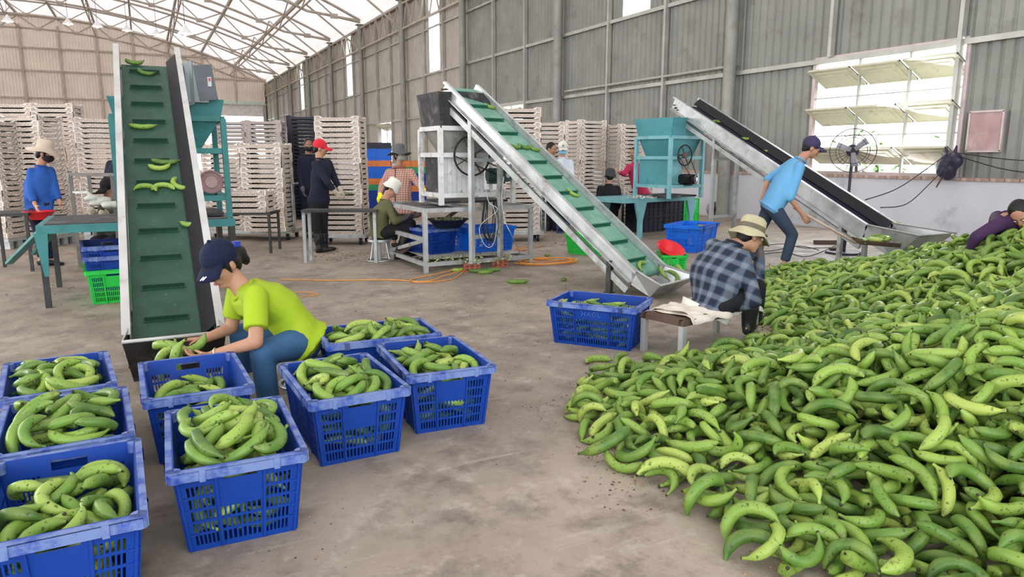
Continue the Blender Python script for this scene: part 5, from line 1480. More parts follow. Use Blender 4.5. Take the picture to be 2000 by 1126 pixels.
# -- man in navy behind
D = 12.2
J = dict(hd=V(603, 284, D), nk=V(602, 303, D), sL=V(588, 312, D), sR=V(618, 312, D), eL=V(585, 345, D - .1), wL=V(592, 372, D - .2), eR=V(622, 345, D), wR=V(622, 372, D),
         pv=V(602, 376, D), hL=V(595, 380, D), hR=V(610, 380, D), kL=V(597, 420, D), kR=V(610, 420, D), aL=V(598, 455, D), aR=V(610, 455, D), t=(.1, -1, 0))
person('masked man in navy standing just behind the red cap worker', swap(J), V(620, 300, D - 1) - J['hd'], M_navy, M_navy, sleeve=1.8, voxel=.018, hair='short', mask=M_maskk, skin=M_skin2, gloves=(M_glovek, 'R'))
# -- woman in rust checked jacket
D = 11.2
J = dict(hd=V(781, 303, D), nk=V(779, 326, D + .02), sL=V(802, 336, D - .05), sR=V(760, 336, D + .06), eL=V(815, 358, D - .12), wL=V(824, 368, D - .25), eR=V(746, 362, D - .05), wR=V(742, 380, D - .2),
         pv=V(780, 402, D), hL=V(790, 408, D), hR=V(770, 408, D), kL=V(790, 446, D), kR=V(770, 446, D), aL=V(791, 470, D), aR=V(770, 470, D), t=(.1, -1, 0))
J['aL'].z = J['aR'].z = .08; J['kL'].z = J['kR'].z = .46
def jacket_extra(t, shirt, j, hp, d):
    m = MB(); m.bar(lerp(j['nk'], j['pv'], .06) + d['fwd'] * .125, lerp(j['nk'], j['pv'], 1.0) + d['fwd'] * .150, .010, .008); m.build('zip', M_maskk, shirt)
    m = MB(); m.ell(j['nk'] - d['fwd'] * .06 - d['sd'] * .03, (.10, .06, .06)); m.ring(j['nk'] - d['sd'] * .02, d['sd'], .085, .026, 20, 8); m.build('hood', M_gingham, shirt)
person('woman in rust checked hooded jacket, grey brimmed hat and mask standing behind the stand', J, Vector((.30, -1.0, .08)), M_gingham, M_blackc2, sleeve=1.95, voxel=.015, hat=('wide', M_greyhat, M_charh), hair='long', mask=M_maskg, gloves=(M_glovey, 'LR'), hem=.12, shirt_extra=jacket_extra, tops='jacket', belly=1.15, wide=1.12, curl=.5)
# -- seated worker in olive
D = 9.7
J = dict(hd=V(766, 368, D), nk=V(752, 390, D), sR=V(757, 398, D - .16), sL=V(752, 396, D + .16), eR=V(771, 432, D - .2), wR=V(794, 424, D - .15), eL=V(778, 428, D + .2), wL=V(806, 422, D + .15),
         pv=V(742, 452, D), hR=V(748, 456, D - .1), hL=V(748, 454, D + .1), kR=V(800, 440, D - .1), kL=V(804, 436, D + .14), aR=V(778, 494, D - .08), aL=V(792, 490, D + .16), t=(.9, -.2, 0), hunch=.06)
person('worker in olive jersey and white brimmed hat sitting on a steel stool, peeling', J, V(840, 420, D) - J['hd'], M_olive, M_blackc2, sleeve=1.7, voxel=.014, hat=('small', M_whitec), hair='short', gloves=(M_glovek, 'LR'), hem=.06, up=(.3, 0, 1), boots=('rubber_boot', M_bootk), belly=1.15, wide=1.1)
stool('chrome stool under the worker in the olive jersey', V(741, 470, 9.7), V(741, 466, 9.7).z, .16)
# -- left: worker in royal blue jacket
D = 9.2
J = dict(hd=V(88, 300, D), nk=V(80, 324, D), sL=V(62, 336, D - .05), sR=V(98, 334, D + .08), eL=V(60, 378, D - .15), wL=V(70, 402, D - .22), eR=V(108, 372, D + .05), wR=V(118, 398, D + .0),
         pv=V(76, 408, D), hL=V(68, 416, D), hR=V(84, 416, D), kL=V(78, 460, D - .05), kR=V(90, 462, D + .1), aL=V(82, 505, D), aR=V(98, 508, D + .12), t=(.8, -.4, 0))
person('worker in royal blue jacket and pale wide hat holding a red basin, far left', swap(J), Vector((.9, -.25, -.25)), M_royal, M_navy, sleeve=1.7, voxel=.015, hat=('wide', M_straw), hair='long', mask=M_maskk, tops='jacket', wide=1.05, hem=.05, belly=1.1)
t = thing('basin', 'bright red plastic basin held by the worker in the royal blue jacket', 'basin', V(78, 428, 8.95))
m = MB(); mr = mat('red_plastic', (.62, .02, .03), .35)
m.smooth = True; n_ = 24
pr = [(.10, 0), (.17, .10), (.185, .105), (.185, .098), (.165, .09), (.095, .008)]
vs = [Vector((r_ * math.cos(2 * math.pi * k / n_), r_ * math.sin(2 * math.pi * k / n_), z)) for r_, z in pr for k in range(n_)]
m._add(vs, [(i * n_ + k, i * n_ + (k + 1) % n_, ((i + 1) % 6) * n_ + (k + 1) % n_, ((i + 1) % 6) * n_ + k) for i in range(5) for k in range(n_)]); m.cyl((0, 0, 0), (0, 0, .008), .10, n=24); m.build('bowl', mr, t)
# -- left: seated worker in dark cap behind the teal table
D = 9.25
J = dict(hd=V(212, 368, D), nk=V(222, 392, D), sL=V(202, 404, D - .1), sR=V(244, 402, D + .1), eL=V(196, 436, D - .05), wL=V(186, 420, D - .25), eR=V(236, 440, D), wR=V(212, 424, D - .3),
         pv=V(218, 466, D), hL=V(210, 470, D), hR=V(228, 470, D), kL=V(186, 470, D - .25), kR=V(206, 476, D - .4), aL=V(188, 520, D - .2), aR=V(206, 524, D - .35), t=(-.6, -.8, 0), hunch=.05)
person('seated worker in dark cap and grey green clothes behind the teal table', swap(J), Vector((-.75, -.5, -.35)), M_dgreen, M_blackc2, sleeve=1.6, voxel=.016, hat=('cap', M_blackc2), hair='short', skin=M_skin2, gloves=(M_glovew, 'LR'), belly=1.2, wide=1.1, boots=('rubber_boot', M_bootk))
stool('bent tube chrome stool under the seated worker behind the teal table', V(208, 480, 9.3), V(208, 483, 9.3).z, .15)
# -- left: dark figure behind the conveyor rail
D = 10.6
J = dict(hd=V(236, 288, D), nk=V(234, 308, D), sL=V(216, 320, D), sR=V(252, 320, D), eL=V(208, 352, D), wL=V(206, 382, D - .1), eR=V(258, 350, D), wR=V(262, 378, D), pv=V(234, 388, D), hL=V(226, 392, D), hR=V(242, 392, D), kL=V(228, 436, D), kR=V(242, 436, D), aL=V(229, 476, D), aR=V(243, 476, D), t=(-.2, -1, 0))
person('worker in dark blue standing mostly hidden behind the left conveyor', swap(J), Vector((-.4, -.9, -.1)), M_navy, M_navy, sleeve=1.9, voxel=.018, hair='short', skin=M_skin2)
# -- right: seated worker with dark hat, back to us
D = 13.3
J = dict(hd=V(1192, 344, D), nk=V(1189, 360, D), sL=V(1172, 368, D), sR=V(1206, 368, D), eL=V(1168, 395, D), wL=V(1176, 412, D + .3), eR=V(1210, 393, D), wR=V(1206, 408, D + .3), pv=V(1189, 415, D), hL=V(1182, 418, D), hR=V(1196, 418, D), kL=V(1182, 420, D + .4), kR=V(1198, 420, D + .4), aL=V(1182, 458, D + .35), aR=V(1198, 458, D + .35), t=(.2, 1, 0))
J['aL'].z = J['aR'].z = .08
person('seated worker in black with charcoal bucket hat, back turned, at the right teal table', J, Vector((.62, .75, -.1)), M_blackc2, M_blackc2, sleeve=1.9, voxel=.018, hat=('small', M_charh), hair='short', wide=1.05)
stool('plain stool under the worker in the charcoal hat', V(1189, 425, 13.3), max(.2, J['pv'].z - .12), .15)
# -- masked worker in white cap
D = 13.2
def ny(o, hp, FM, s): MB().bar(hp(-.012, .086, .060), hp(-.012, .078, .090), .006, .006).bar(hp(.012, .086, .060), hp(.012, .078, .090), .006, .006).bar(hp(-.012, .078, .090), hp(.012, .086, .060), .006, .006).build('emblem', M_navy, o)
J = dict(hd=V(1099, 290, D), nk=V(1099, 308, D), sL=V(1114, 317, D), sR=V(1085, 317, D), eL=V(1117, 345, D - .05), wL=V(1112, 370, D - .2), eR=V(1082, 345, D - .05), wR=V(1086, 370, D - .2), pv=V(1099, 378, D), hL=V(1106, 382, D), hR=V(1092, 382, D), kL=V(1106, 420, D), kR=V(1092, 420, D), aL=V(1107, 455, D), aR=V(1093, 455, D), t=(0, -1, 0))
person('masked worker in white cap and pale clothes between the far tray stacks', J, Vector((-.45, -.9, -.25)), M_wht, M_navy, sleeve=1.9, voxel=.018, hat=('cap', M_whitec, ny), hair='bun', mask=M_mask, boots=('rubber_boot', mat('blue_rubber_boot', (.02, .05, .16), .4)))
D = 13.6
J = dict(hd=V(1077, 291, D), nk=V(1077, 308, D), sL=V(1091, 317, D), sR=V(1063, 317, D), eL=V(1094, 345, D - .05), wL=V(1090, 370, D - .2), eR=V(1060, 345, D - .05), wR=V(1066, 370, D - .2), pv=V(1077, 378, D), hL=V(1084, 382, D), hR=V(1070, 382, D), kL=V(1084, 420, D), kR=V(1070, 420, D), aL=V(1085, 452, D), aR=V(1071, 452, D), t=(0, -1, 0))
person('dark haired bareheaded worker half hidden behind the middle conveyor', J, Vector((.3, -.9, -.3)), M_wht, M_navy, sleeve=1.9, voxel=.018, hair='short', boots=('rubber_boot', M_bootk))
# -- worker in crimson reaching from behind the light teal machine
D = 13.9
J = dict(hd=V(1238, 300, D), nk=V(1240, 317, D), sL=V(1229, 325, D - .1), sR=V(1254, 326, D + .1), eL=V(1219, 340, D - .2), wL=V(1206, 334, D - .3), eR=V(1268, 350, D), wR=V(1262, 370, D), pv=V(1252, 385, D), hL=V(1246, 388, D), hR=V(1258, 388, D), kL=V(1246, 425, D), kR=V(1258, 425, D), aL=V(1246, 446, D), aR=V(1258, 446, D), t=(-1, -.2, 0))
J['aL'].z = J['aR'].z = .08
person('worker in crimson reaching out from behind the light teal machine', J, Vector((-.9, -.3, -.1)), M_redc, M_navy, sleeve=1.7, voxel=.018, hair='short', wide=1.15)
# -- worker bending behind the heap at the right edge
D = 6.3
J = dict(hd=V(1992, 418, D - .1), nk=V(1962, 424, D), sL=V(1950, 438, D - .15), sR=V(1948, 424, D + .2), eL=V(1908, 462, D - .2), wL=V(1890, 492, D - .1), eR=V(1935, 470, D + .2), wR=V(1925, 505, D + .1), pv=V(2040, 500, D + .3), hL=V(2040, 515, D + .2), hR=V(2050, 512, D + .4), kL=V(2000, 560, D + .1), kR=V(2010, 560, D + .4), aL=V(2050, 640, D + .1), aR=V(2060, 640, D + .4), t=(-.6, -.3, 0))
person('worker in dark purple jacket bending down behind the heap at the right edge', J, Vector((-.6, -.35, -.7)), M_purple, M_navy, sleeve=1.9, voxel=.014, hair='short', tops='jacket', up=(-.6, 0, .7), belly=1.1, wide=1.1)
# ------------------------------------------------------------------ bench, bricks, fan, cables, clutter
M_cloth = mat('cream_sackcloth', (0.60, 0.55, 0.47), .95, 0, .12, 6, bump=.5, bscale=18, dirt=(.38, .33, .27), damt=.3)
M_brick = mat('red_hollow_brick', (0.36, 0.12, 0.075), .9, 0, .15, 14, bump=.3)
M_coping2 = mat('dusty_grey_sack', (.30, .28, .25), .9, 0, .2, 8); M_rack = mat('dull_rack_tube', (.16, .15, .14), .6)
M_ocord = mat('orange_cable', (0.75, 0.30, 0.06), .5); M_wcord = mat('white_cable', (.42, .41, .39), .5)
rb = random.Random(11)
bx, by, ba = 3.62, 4.02, R(12)
t = thing('bench', 'low steel bench covered with sackcloth under the plaid shirted worker', 'bench', (bx, by, 0), ba)
hB = .285
for y in (-.17, .17): MB().box((0, y, hB - .02), (.92, .04, .04)).build('rail', M_bolt, t)
for x in (-.44, .44):
    MB().box((x, 0, hB - .02), (.04, .34, .04)).build('rail', M_bolt, t)
    for y in (-.17, .17): MB().box((x, y, (hB - .04) / 2), (.04, .04, hB - .04)).build('leg', M_leg, t)
MB().box((0, 0, hB + .004), (.86, .34, .008)).build('seat_board', M_bolt, t)
m = MB(); nx, ny_ = 26, 14; vs = []
for j in range(ny_ + 1):
    for i in range(nx + 1):
        x = -.40 + .86 * i / nx; y = -.23 + .48 * j / ny_
        z = hB + .018 + .010 * math.sin(x * 17 + y * 9) * math.sin(y * 21 + 1) + .006 * math.sin(x * 41 + 2 * y)
        dr_ = max(0, abs(y) - .19); z -= dr_ * 1.1 + (max(0, x - .42) * .8)
        vs.append((x + .012 * math.sin(j * 1.3), y + .015 * math.sin(i * .9), z))
fs = [(j * (nx + 1) + i, j * (nx + 1) + i + 1, (j + 1) * (nx + 1) + i + 1, (j + 1) * (nx + 1) + i) for j in range(ny_) for i in range(nx)]
m._add(vs, fs, True)
m._add([(a, b, c + .012) for a, b, c in [(x * .75 - .05, y * .8 + .02, z) for x, y, z in vs]], fs, True)
t2 = thing('sackcloth', 'crumpled cream sackcloth spread over the low bench', 'cloth', (bx, by, 0), ba)
o = m.build('fabric', M_cloth, t2); sd = o.modifiers.new('s', 'SOLIDIFY'); sd.thickness = .004

def hollow_brick(p, rz, lab):
    t = thing('hollow_brick', lab, 'brick', p, rz); w, l, h = .20, .10, .095
    m = MB(); xs_ = [-w / 2, -.082, -.042, -.022, .022 - .002, .042, .082, w / 2]
    xs_ = [-.10, -.085, -.045, -.022, .018, .045, .085, .10]; zs = [0, .012, .042, .053, .083, .095]
    for yy in (-l / 2,):
        def hole(i, j): return i in (1, 3, 5) and j in (1, 3)
        slotted(m, lambda u, v: Vector((u, -l / 2, v)), xs_, zs, hole, .03, Vector((0, 1, 0)))
    m.box((0, .018, h / 2), (w, l - .036, h)); m.build('clay_block', M_brick, t)
p1 = V(918, 540, depth(G(918, 540))); p2 = V(990, 530, depth(G(990, 530)))
Mc = Matrix.Translation(cm[0].location) @ Matrix.Rotation(cm[0].rotation_euler[2], 4, 'Z')
for x, w_ in ((0, 'left'), (.5, 'right')):
    q = Mc @ Vector((x, cm[1](0, 2.80, -.075).y, 0)); hollow_brick((q.x, q.y + .02, .0), R(-14), 'red six-hole hollow brick under the %s foot of the middle conveyor' % w_)

def cable(name, lab, pts, r, mt, n=5, group=None):
    m = MB(); m.tube(pline(pts, n), r, 6); o = m.build(name, mt); return tag(o, lab, 'cable', group)
def coil_pts(c, R_, turns, z=.012, wob=.35, seed=1):
    rs = random.Random(seed); out = []
    for k in range(turns * 9):
        a = 2 * math.pi * k / 9; rr = R_ * (1 + wob * rs.uniform(-1, 1)); out.append(Vector((c.x + rr * math.cos(a) * 1.35, c.y + rr * math.sin(a) * .8, z + .006 * (k // 9) + rs.uniform(0, .01))))
    return out
c = G(1068, 514); cable('extension_cord', 'tangled orange extension cord heap right of the middle stand', coil_pts(c, .26, 6, seed=2), .006, M_ocord, 3)
cable('extension_cord', 'orange extension cord running along the floor left of the middle stand', [G(548, 545, .008), G(640, 547, .008), G(760, 546, .008), G(830, 549, .01), G(868, 538, .03), G(905, 528, .03), G(880, 545, .01), G(820, 551, .02), G(803, 545, .01), G(850, 535, .02), G(895, 524, .03)], .006, M_ocord)
cable('extension_cord', 'thin orange cord curling on the floor behind the crouching woman', [G(585, 580, .006), G(600, 577, .006), G(622, 575, .006), G(604, 571, .006), G(575, 570, .006)], .004, M_ocord)
cable('extension_cord', 'orange cord on the floor behind the right legs of the middle stand', [G(975, 505, .008), G(1010, 484, .008), G(1040, 482, .01), G(1020, 488, .02), G(1062, 479, .008), G(1000, 492, .01), G(1035, 478, .008)], .005, M_ocord)
p = V(958, 430, 8.75); m = MB(); rs = random.Random(4)
for k in range(7):
    w_ = rs.uniform(.03, .09); m.tube(pline([p + Vector((-w_, 0, .22)), p + Vector((-w_ * 1.3, .02 * k - .05, -.10)), p + Vector((0, .02 * k - .05, -.24 - rs.uniform(0, .05))), p + Vector((w_ * 1.3, .02 * k - .05, -.1)), p + Vector((w_, 0, .22))], 5), .005, 5)
tag(m.build('cable_bundle', M_dark), 'bundle of black cables looped inside the middle stand', 'cable', kind='stuff')
cable('power_cable', 'white cable hanging in a loop under the whitewashed machine', [V(948, 365, 8.3), V(955, 395, 8.3), V(972, 410, 8.25), V(938, 440, 8.2), V(942, 470, 8.2), V(955, 483, 8.2), V(966, 470, 8.2), V(970, 430, 8.2), V(962, 400, 8.2)], .004, M_wcord)
cable('power_cable', 'pale cable running down the conveyor post to the floor by the stand', [V(984, 345, 7.95), V(980, 390, 7.95), V(986, 430, 7.95), V(1000, 460, 8.0), G(1020, 500, .01), G(1036, 515, .01)], .004, M_wcord)
for i, pts in enumerate(([(1440, 478), (1480, 480), (1530, 476), (1575, 484), (1640, 482)], [(1455, 484), (1500, 490), (1560, 480), (1600, 488)], [(1490, 496), (1535, 492), (1580, 500), (1650, 470)])):
    cable('power_cable', ('black cable lying furthest back on the floor behind the shovel man', 'black cable crossing between the shovel man and the plaid shirted worker', 'short black cable nearest the heap behind the plaid shirted worker')[i], [G(x, y, .006) for x, y in pts], .005, M_dark)
for i, (a, b, sag) in enumerate((((1690, 390), (1850, 300), .10), ((1720, 405), (1855, 318), .2), ((1868, 298), (2040, 318), .05), ((1872, 305), (2040, 345), .12))):
    pa = V(*a, 9.6); pb = V(*b, depth((WX - .75, 7.6, 1.5))); 
    if i > 1: pa = V(*a, depth((WX - 1.1, 7.6, 1.5))); pb = pa + Vector((-.05, -2.3, -.15 - .1 * (i - 2)))
    cable('power_cable', ('upper cable slung from behind the right conveyor to the bag at the window', 'lower cable slung from behind the right conveyor to the bag at the window', 'upper cable running right from the bag at the window', 'lower cable running right from the bag at the window')[i], [pa, lerp(pa, pb, .35) - Vector((0, 0, sag)), lerp(pa, pb, .7) - Vector((0, 0, sag * .6)), pb], .008, M_dark)

# pedestal fan
f = V(1664, 304, 10.2); t = thing('pedestal_fan', 'dark pedestal fan with wire guard standing before the window', 'fan', (f.x, f.y, 0))
hz = V(1664, 294, 10.2).z; M_fan = mat('dusty_dark_fan', (.045, .035, .06), .5)
MB().cyl((0, 0, 0), (0, 0, .03), .26, .24, 24).build('base', M_fan, t); MB().cyl((0, 0, .03), (0, 0, hz), .022, .018, 10).build('pole', M_fan, t)
ax = Vector((-.75, -.65, 0)).normalized(); h0 = Vector((0, 0, hz))
hd = MB(); hd.loft([(h0 - ax * .16, Vector((0, 0, .05)), ax.cross((0, 0, 1)) * .05), (h0 - ax * .10, Vector((0, 0, .085)), ax.cross((0, 0, 1)) * .085), (h0 + ax * .04, Vector((0, 0, .085)), ax.cross((0, 0, 1)) * .085), (h0 + ax * .08, Vector((0, 0, .04)), ax.cross((0, 0, 1)) * .04)], 16); mo = hd.build('motor', M_fan, t)
g_ = MB(); cR = h0 + ax * .17; g_.ring(cR, ax, .30, .006, 32); g_.ring(cR + ax * .07, ax, .18, .004, 28); g_.ring(cR - ax * .06, ax, .22, .004, 28)
sx = ax.cross(Vector((0, 0, 1))).normalized()
for k in range(24):
    a = 2 * math.pi * k / 24; dd = sx * math.cos(a) + Vector((0, 0, math.sin(a))); g_.tube([cR + ax * .08 + dd * .04, cR + ax * .075 + dd * .18, cR + dd * .30, cR - ax * .06 + dd * .2, cR - ax * .08 + dd * .06], .002, 4)
g_.build('guard', M_fan, t)
for k in range(3):
    a = 2 * math.pi * k / 3 + .4; dd = sx * math.cos(a) + Vector((0, 0, math.sin(a))); ee = sx * -math.sin(a) + Vector((0, 0, math.cos(a)))
    MB().plate([cR + dd * .03 - ee * .03, cR + dd * .22 - ee * .06 + ax * .02, cR + dd * .22 + ee * .03 - ax * .02, cR + dd * .03 + ee * .03], .004).build('blade', mat('grey_fan_blade', (.28,.27,.30), .5), t)
# dark plastic bag on the window bars
b = V(1856, 322, depth((WX - .5, 7.5, 1.4))); t = thing('hanging_bag', 'dark plastic bag hanging on the window bars by the cables', 'bag', b)
m = MB(); rs = random.Random(3)
for k in range(9): m.ell((rs.uniform(-.06, .06), rs.uniform(-.10, .10), rs.uniform(-.14, .10)), (.09, .12, .13))
cap(m, Vector((0, -.03, .1)), Vector((-.02, -.08, .30)), .05, .02); cap(m, Vector((0, .04, .1)), Vector((-.02, .10, .28)), .05, .02)
M_bag = mat('dark_plastic_bag', (.03, .025, .05), .4); remeshed(m, 'bag', M_bag, t, .014, 2)
m = MB(); cap(m, Vector((-.02, .06, -.12)), Vector((-.05, .16, -.36)), .022, .014); remeshed(m, 'strap', M_bolt, t, .008, 1)

# red basin in the green crate behind the plaid shirt, basin under the middle stand
def basin(lab, p, r, h, mt, tilt=0):
    t = thing('basin', lab, 'basin', p); n_ = 24; m = MB(); pr = [(r * .6, 0), (r, h), (r * 1.06, h + .005), (r * 1.06, h - .003), (r * .96, h * .9), (r * .55, .008)]
    vs = [Vector((a * math.cos(2 * math.pi * k / n_), a * math.sin(2 * math.pi * k / n_), z)) for a, z in pr for k in range(n_)]
    m._add(vs, [(i * n_ + k, i * n_ + (k + 1) % n_, (i + 1) * n_ + (k + 1) % n_, (i + 1) * n_ + k) for i in range(5) for k in range(n_)], True); m.cyl((0, 0, 0), (0, 0, .008), r * .6, n=24); m.build('bowl', mt, t); t.rotation_euler = (tilt, 0, 0); return t
g = V(1312, 512, 8.9); basin('small red basin tilted in the green basket behind the plaid shirted worker', (g.x - .06, g.y, .20), .17, .10, mr, .5)
g = V(875, 440, 9.4); basin('dark blue basin of peeled fruit on the blue crates of the middle stand', (g.x, g.y, .475), .26, .11, M_navycap)
m = MB(); rs = random.Random(9)
def strips(m, c, R_, n, zz, ln=.10):
    for k in range(n):
        a = rs.uniform(0, 6.28); r_ = R_ * math.sqrt(rs.random()); p = Vector((c[0] + r_ * math.cos(a), c[1] + r_ * math.sin(a), zz + rs.uniform(0, .03))); b_ = rs.uniform(0, 6.28); L = ln * rs.uniform(.4, 1.2)
        d = Vector((math.cos(b_), math.sin(b_), rs.uniform(-.15, .25))); sd_ = Vector((-math.sin(b_), math.cos(b_), 0)) * .012
        m._add([p - d * L / 2 - sd_, p - sd_ * 1.2 + Vector((0, 0, .015)), p + d * L / 2 - sd_ * .3, p + d * L / 2 + sd_ * .3, p + sd_ * 1.2 + Vector((0, 0, .015)), p - d * L / 2 + sd_], [(0, 1, 4, 5), (1, 2, 3, 4)])
strips(m, (g.x, g.y), .22, 70, .565)
M_peel = mat('pale_green_peel', (.30, .34, .15), .7, 0, .4, 30, island=.35)
tag(m.build('peelings', M_peel), 'heap of pale peelings in the dark blue basin of the middle stand', 'peelings', kind='stuff')
m = MB(); g = V(940, 500, 8.9); strips(m, (g.x, g.y), .45, 60, .132, .07); g = V(860, 505, 8.9); strips(m, (g.x, g.y), .3, 30, .132, .07)
tag(m.build('peelings', M_peel), 'banana peelings strewn over the lower shelf of the middle stand', 'peelings', kind='stuff')
m = MB(); g = V(1290, 404, 13.3); strips(m, (g.x, g.y), .3, 120, .66, .14); tag(m.build('peelings', M_peel), 'peelings in the tray under the right teal table', 'peelings', kind='stuff')
m = MB(); g = V(685, 378, 11.5); strips(m, (g.x - .0, g.y - .05), .20, 90, V(685, 378, 11.5).z - .0, .12); tag(m.build('peelings', M_peel), 'cut bananas in the tray the red cap worker reaches into', 'peelings', kind='stuff')
m = MB(); g = V(1255, 384, 12.2); strips(m, (g.x, g.y), .28, 60, pR.z + .01, .12); tag(m.build('peelings', mat('pale_wet_scraps', (.55, .55, .50), .6, 0, .3, 20)), 'pale scraps heaped on the left end of the right teal table', 'scraps', kind='stuff')
# small tray being reached into: white bags on the left teal table
for i, (px, py, D, sc_) in enumerate(((192, 404, 8.6, .105), (222, 410, 8.55, .10))):
    p = V(px, py, D); t = thing('plastic_bag', ('white knotted plastic bag on the left teal table', 'flatter white plastic bag on the left teal table beside the conveyor rail')[i], 'bag', (p.x, p.y, .775)); m = MB(); rs = random.Random(i + 20)
    for k in range(8): m.ell((rs.uniform(-.08, .08), rs.uniform(-.05, .05), rs.uniform(.04, .13 if i == 0 else .07)), (sc_ * .8, sc_ * .6, .035))
    if i == 0: cap(m, Vector((-.05, 0, .14)), Vector((-.11, 0, .22)), .03, .01)
    remeshed(m, 'bag', mat('white_film_bag', (.45, .47, .42), .5, 0, .1, 14, bump=.8, bscale=25), t, .012, 1)
# grey rack standing behind the left teal table
t = thing('steel_rack', 'thin grey steel rack standing behind the left teal table', 'rack', (0, 0, 0)); a = V(146, 420, 9.05); b = V(232, 420, 8.9); t.location = (a.x, a.y, 0)
zt = V(146, 340, 9.05).z; O_ = Vector((a.x, a.y, 0))
for q, k in ((0, 1), (.42, 1), (.93, 1)):
    p = lerp(a, b, q) - O_; MB().box((p.x, p.y, zt / 2), (.04, .04, zt)).build('post', M_rack, t)
MB().bar((0, 0, zt), (b - a) * 1.05 + Vector((0, 0, zt - (b - a).z * 1.05)), .04, .04).build('top_rail', M_rack, t)
MB().bar((0, 0, zt - .22), Vector(((b - a).x * .45, (b - a).y * .45, zt - .22)), .025, .025).build('rail', M_leg, t)
# dark side bench at the far left and the grated bench left of the red cap worker
p = G(40, 530); small_table('small dark bench beside the worker in the royal blue jacket', (p.x - .05, p.y + .25, 0), R(-4), .46, .6, .72, M_legd, M_legd)
pa, pb = G(587, 410, .70), G(735, 410, .70)
t = thing('slatted_bench', 'long dark slatted bench in front of the red cap worker', 'bench', (pa.x, pa.y, 0), math.atan2(pb.y - pa.y, pb.x - pa.x)); Lb = (pb - pa).length
for k in range(7): MB().box((Lb / 2, .02 + k * .045, .685), (Lb, .032, .03)).build('slat', M_legd, t)
for x in (.03, Lb - .03):
    for y in (.02, .28): MB().box((x, y, .335), (.04, .04, .67)).build('leg', M_leg, t)
    MB().box((x, .15, .655), (.04, .30, .03)).build('crossbar', M_leg, t)
# bars on the floor near the right conveyor
for (x0, x1, y, lab) in ((1590, 1652, 473, 'long rusty steel bar on the floor beneath the right conveyor'), (1621, 1646, 488, 'short rusty offcut on the floor left of the shovel')):
    a, b = G(x0, y, .03), G(x1, y, .03); tag(MB().bar(a, b, .06, .05).bar(a + Vector((0, .0, .03)), b + Vector((0, 0, .03)), .07, .01).build('steel_bar', M_bolt), lab, 'steel bar')
# clutter at the foot of the side wall behind the right conveyor
g = G(1392, 422); t = thing('cable_drum', 'grey round drum leaning at the foot of the side wall', 'drum', (g.x, g.y, .17)); MB().cyl((0, -.04, 0), (0, .04, 0), .17, n=24).build('disc', mat('dusty_grey_disc', (.28, .25, .23), .8), t); MB().cyl((0, -.09, 0), (0, .09, 0), .05, n=14).build('hub', M_bolt, t)
g = G(1425, 418); m = MB(); rs = random.Random(8)
for k in range(12): m.cyl((g.x + rs.uniform(-.3, .3), g.y + rs.uniform(-.15, .15), .04 + k * .035), (g.x + .45 + rs.uniform(-.2, .3), g.y + rs.uniform(-.3, .2), .05 + k * .03), .03, n=8)
tag(m.build('scrap_pipes', M_girt), 'jumbled heap of pipes and rods at the foot of the side wall', 'scrap', kind='stuff')

# loose bananas on the floor
def floor_banana(px, py, rz, v, lab, sc=1.0):
    p = G(px, py, .022 * sc); o = bpy.data.objects.new('banana', BV[v][0]); COL.objects.link(o); o.matrix_world = Matrix.Translation(p) @ Matrix.Rotation(R(rz), 4, 'Z') @ Matrix.Scale(sc, 4); tag(o, lab, 'banana')
floor_banana(1010, 549, 150, 0, 'dark green banana alone on the floor right of the orange cord heap')
floor_banana(1166, 702, -10, 3, 'small banana alone on the floor between the HAGL crate and the heap')
for i, (px, py, rz, v) in enumerate(((935, 528, 170, 0), (950, 530, 200, 1), (962, 526, 160, 3), (895, 526, 190, 3))):
    floor_banana(px, py, rz, v, ('first banana right of the left brick', 'second banana right of the left brick', 'banana touching the right brick', 'banana on the orange cord left of the left brick')[i] + ' on the floor')
o_px = [(1101, 545), (1068, 498)]
for i, (px, py) in enumerate(o_px):
    p = G(px, py, .02); t = tag(MB().ell((0, 0, 0), (.035, .025, .022)).cyl((.03, 0, 0), (.05, 0, .005), .008, n=6).build('banana_stub', M_ban), ('cut banana end on the floor left of the middle conveyor', 'cut banana end lying on the orange cord heap')[i], 'banana stub'); t.location = p

# foliage beyond the window
M_leaf = mat('sunlit_leaf', (.20, .45, .06), .5, 0, .3, 6, island=.4)
for i, (y, x, h) in enumerate(((7.8, 14.2, 1.75), (9.2, 14.8, 1.95), (10.6, 14.4, 1.7), (12.0, 15.5, 2.0))):
    t = thing('shrub', ('leafy shrub outside the window, rightmost', 'leafy shrub outside the window, behind the middle mullions', 'leafy shrub outside the window near its left jamb', 'leafy shrub outside beyond the left jamb')[i], 'shrub', (x, y, -.5)); rs = random.Random(i + 40)
    MB().tube([(0, 0, 0), (.05, .03, h * .6), (0, .05, h)], .04, 6).build('stem', M_bolt, t)
    m = MB()
    for k in range(150):
        a = rs.uniform(0, 6.28); r_ = rs.uniform(.1, .95); z = rs.uniform(.5, h + .45); p = Vector((r_ * math.cos(a), r_ * math.sin(a), z)); d = Vector((math.cos(a), math.sin(a), rs.uniform(-.5, .6))).normalized() * rs.uniform(.12, .26); s_ = d.cross(Vector((0, 0, 1))).normalized() * .05
        m._add([p, p + d * .5 + s_, p + d, p + d * .5 - s_], [(0, 1, 2, 3)])
    o = m.build('leaves', M_leaf, t); o['kind'] = 'stuff'

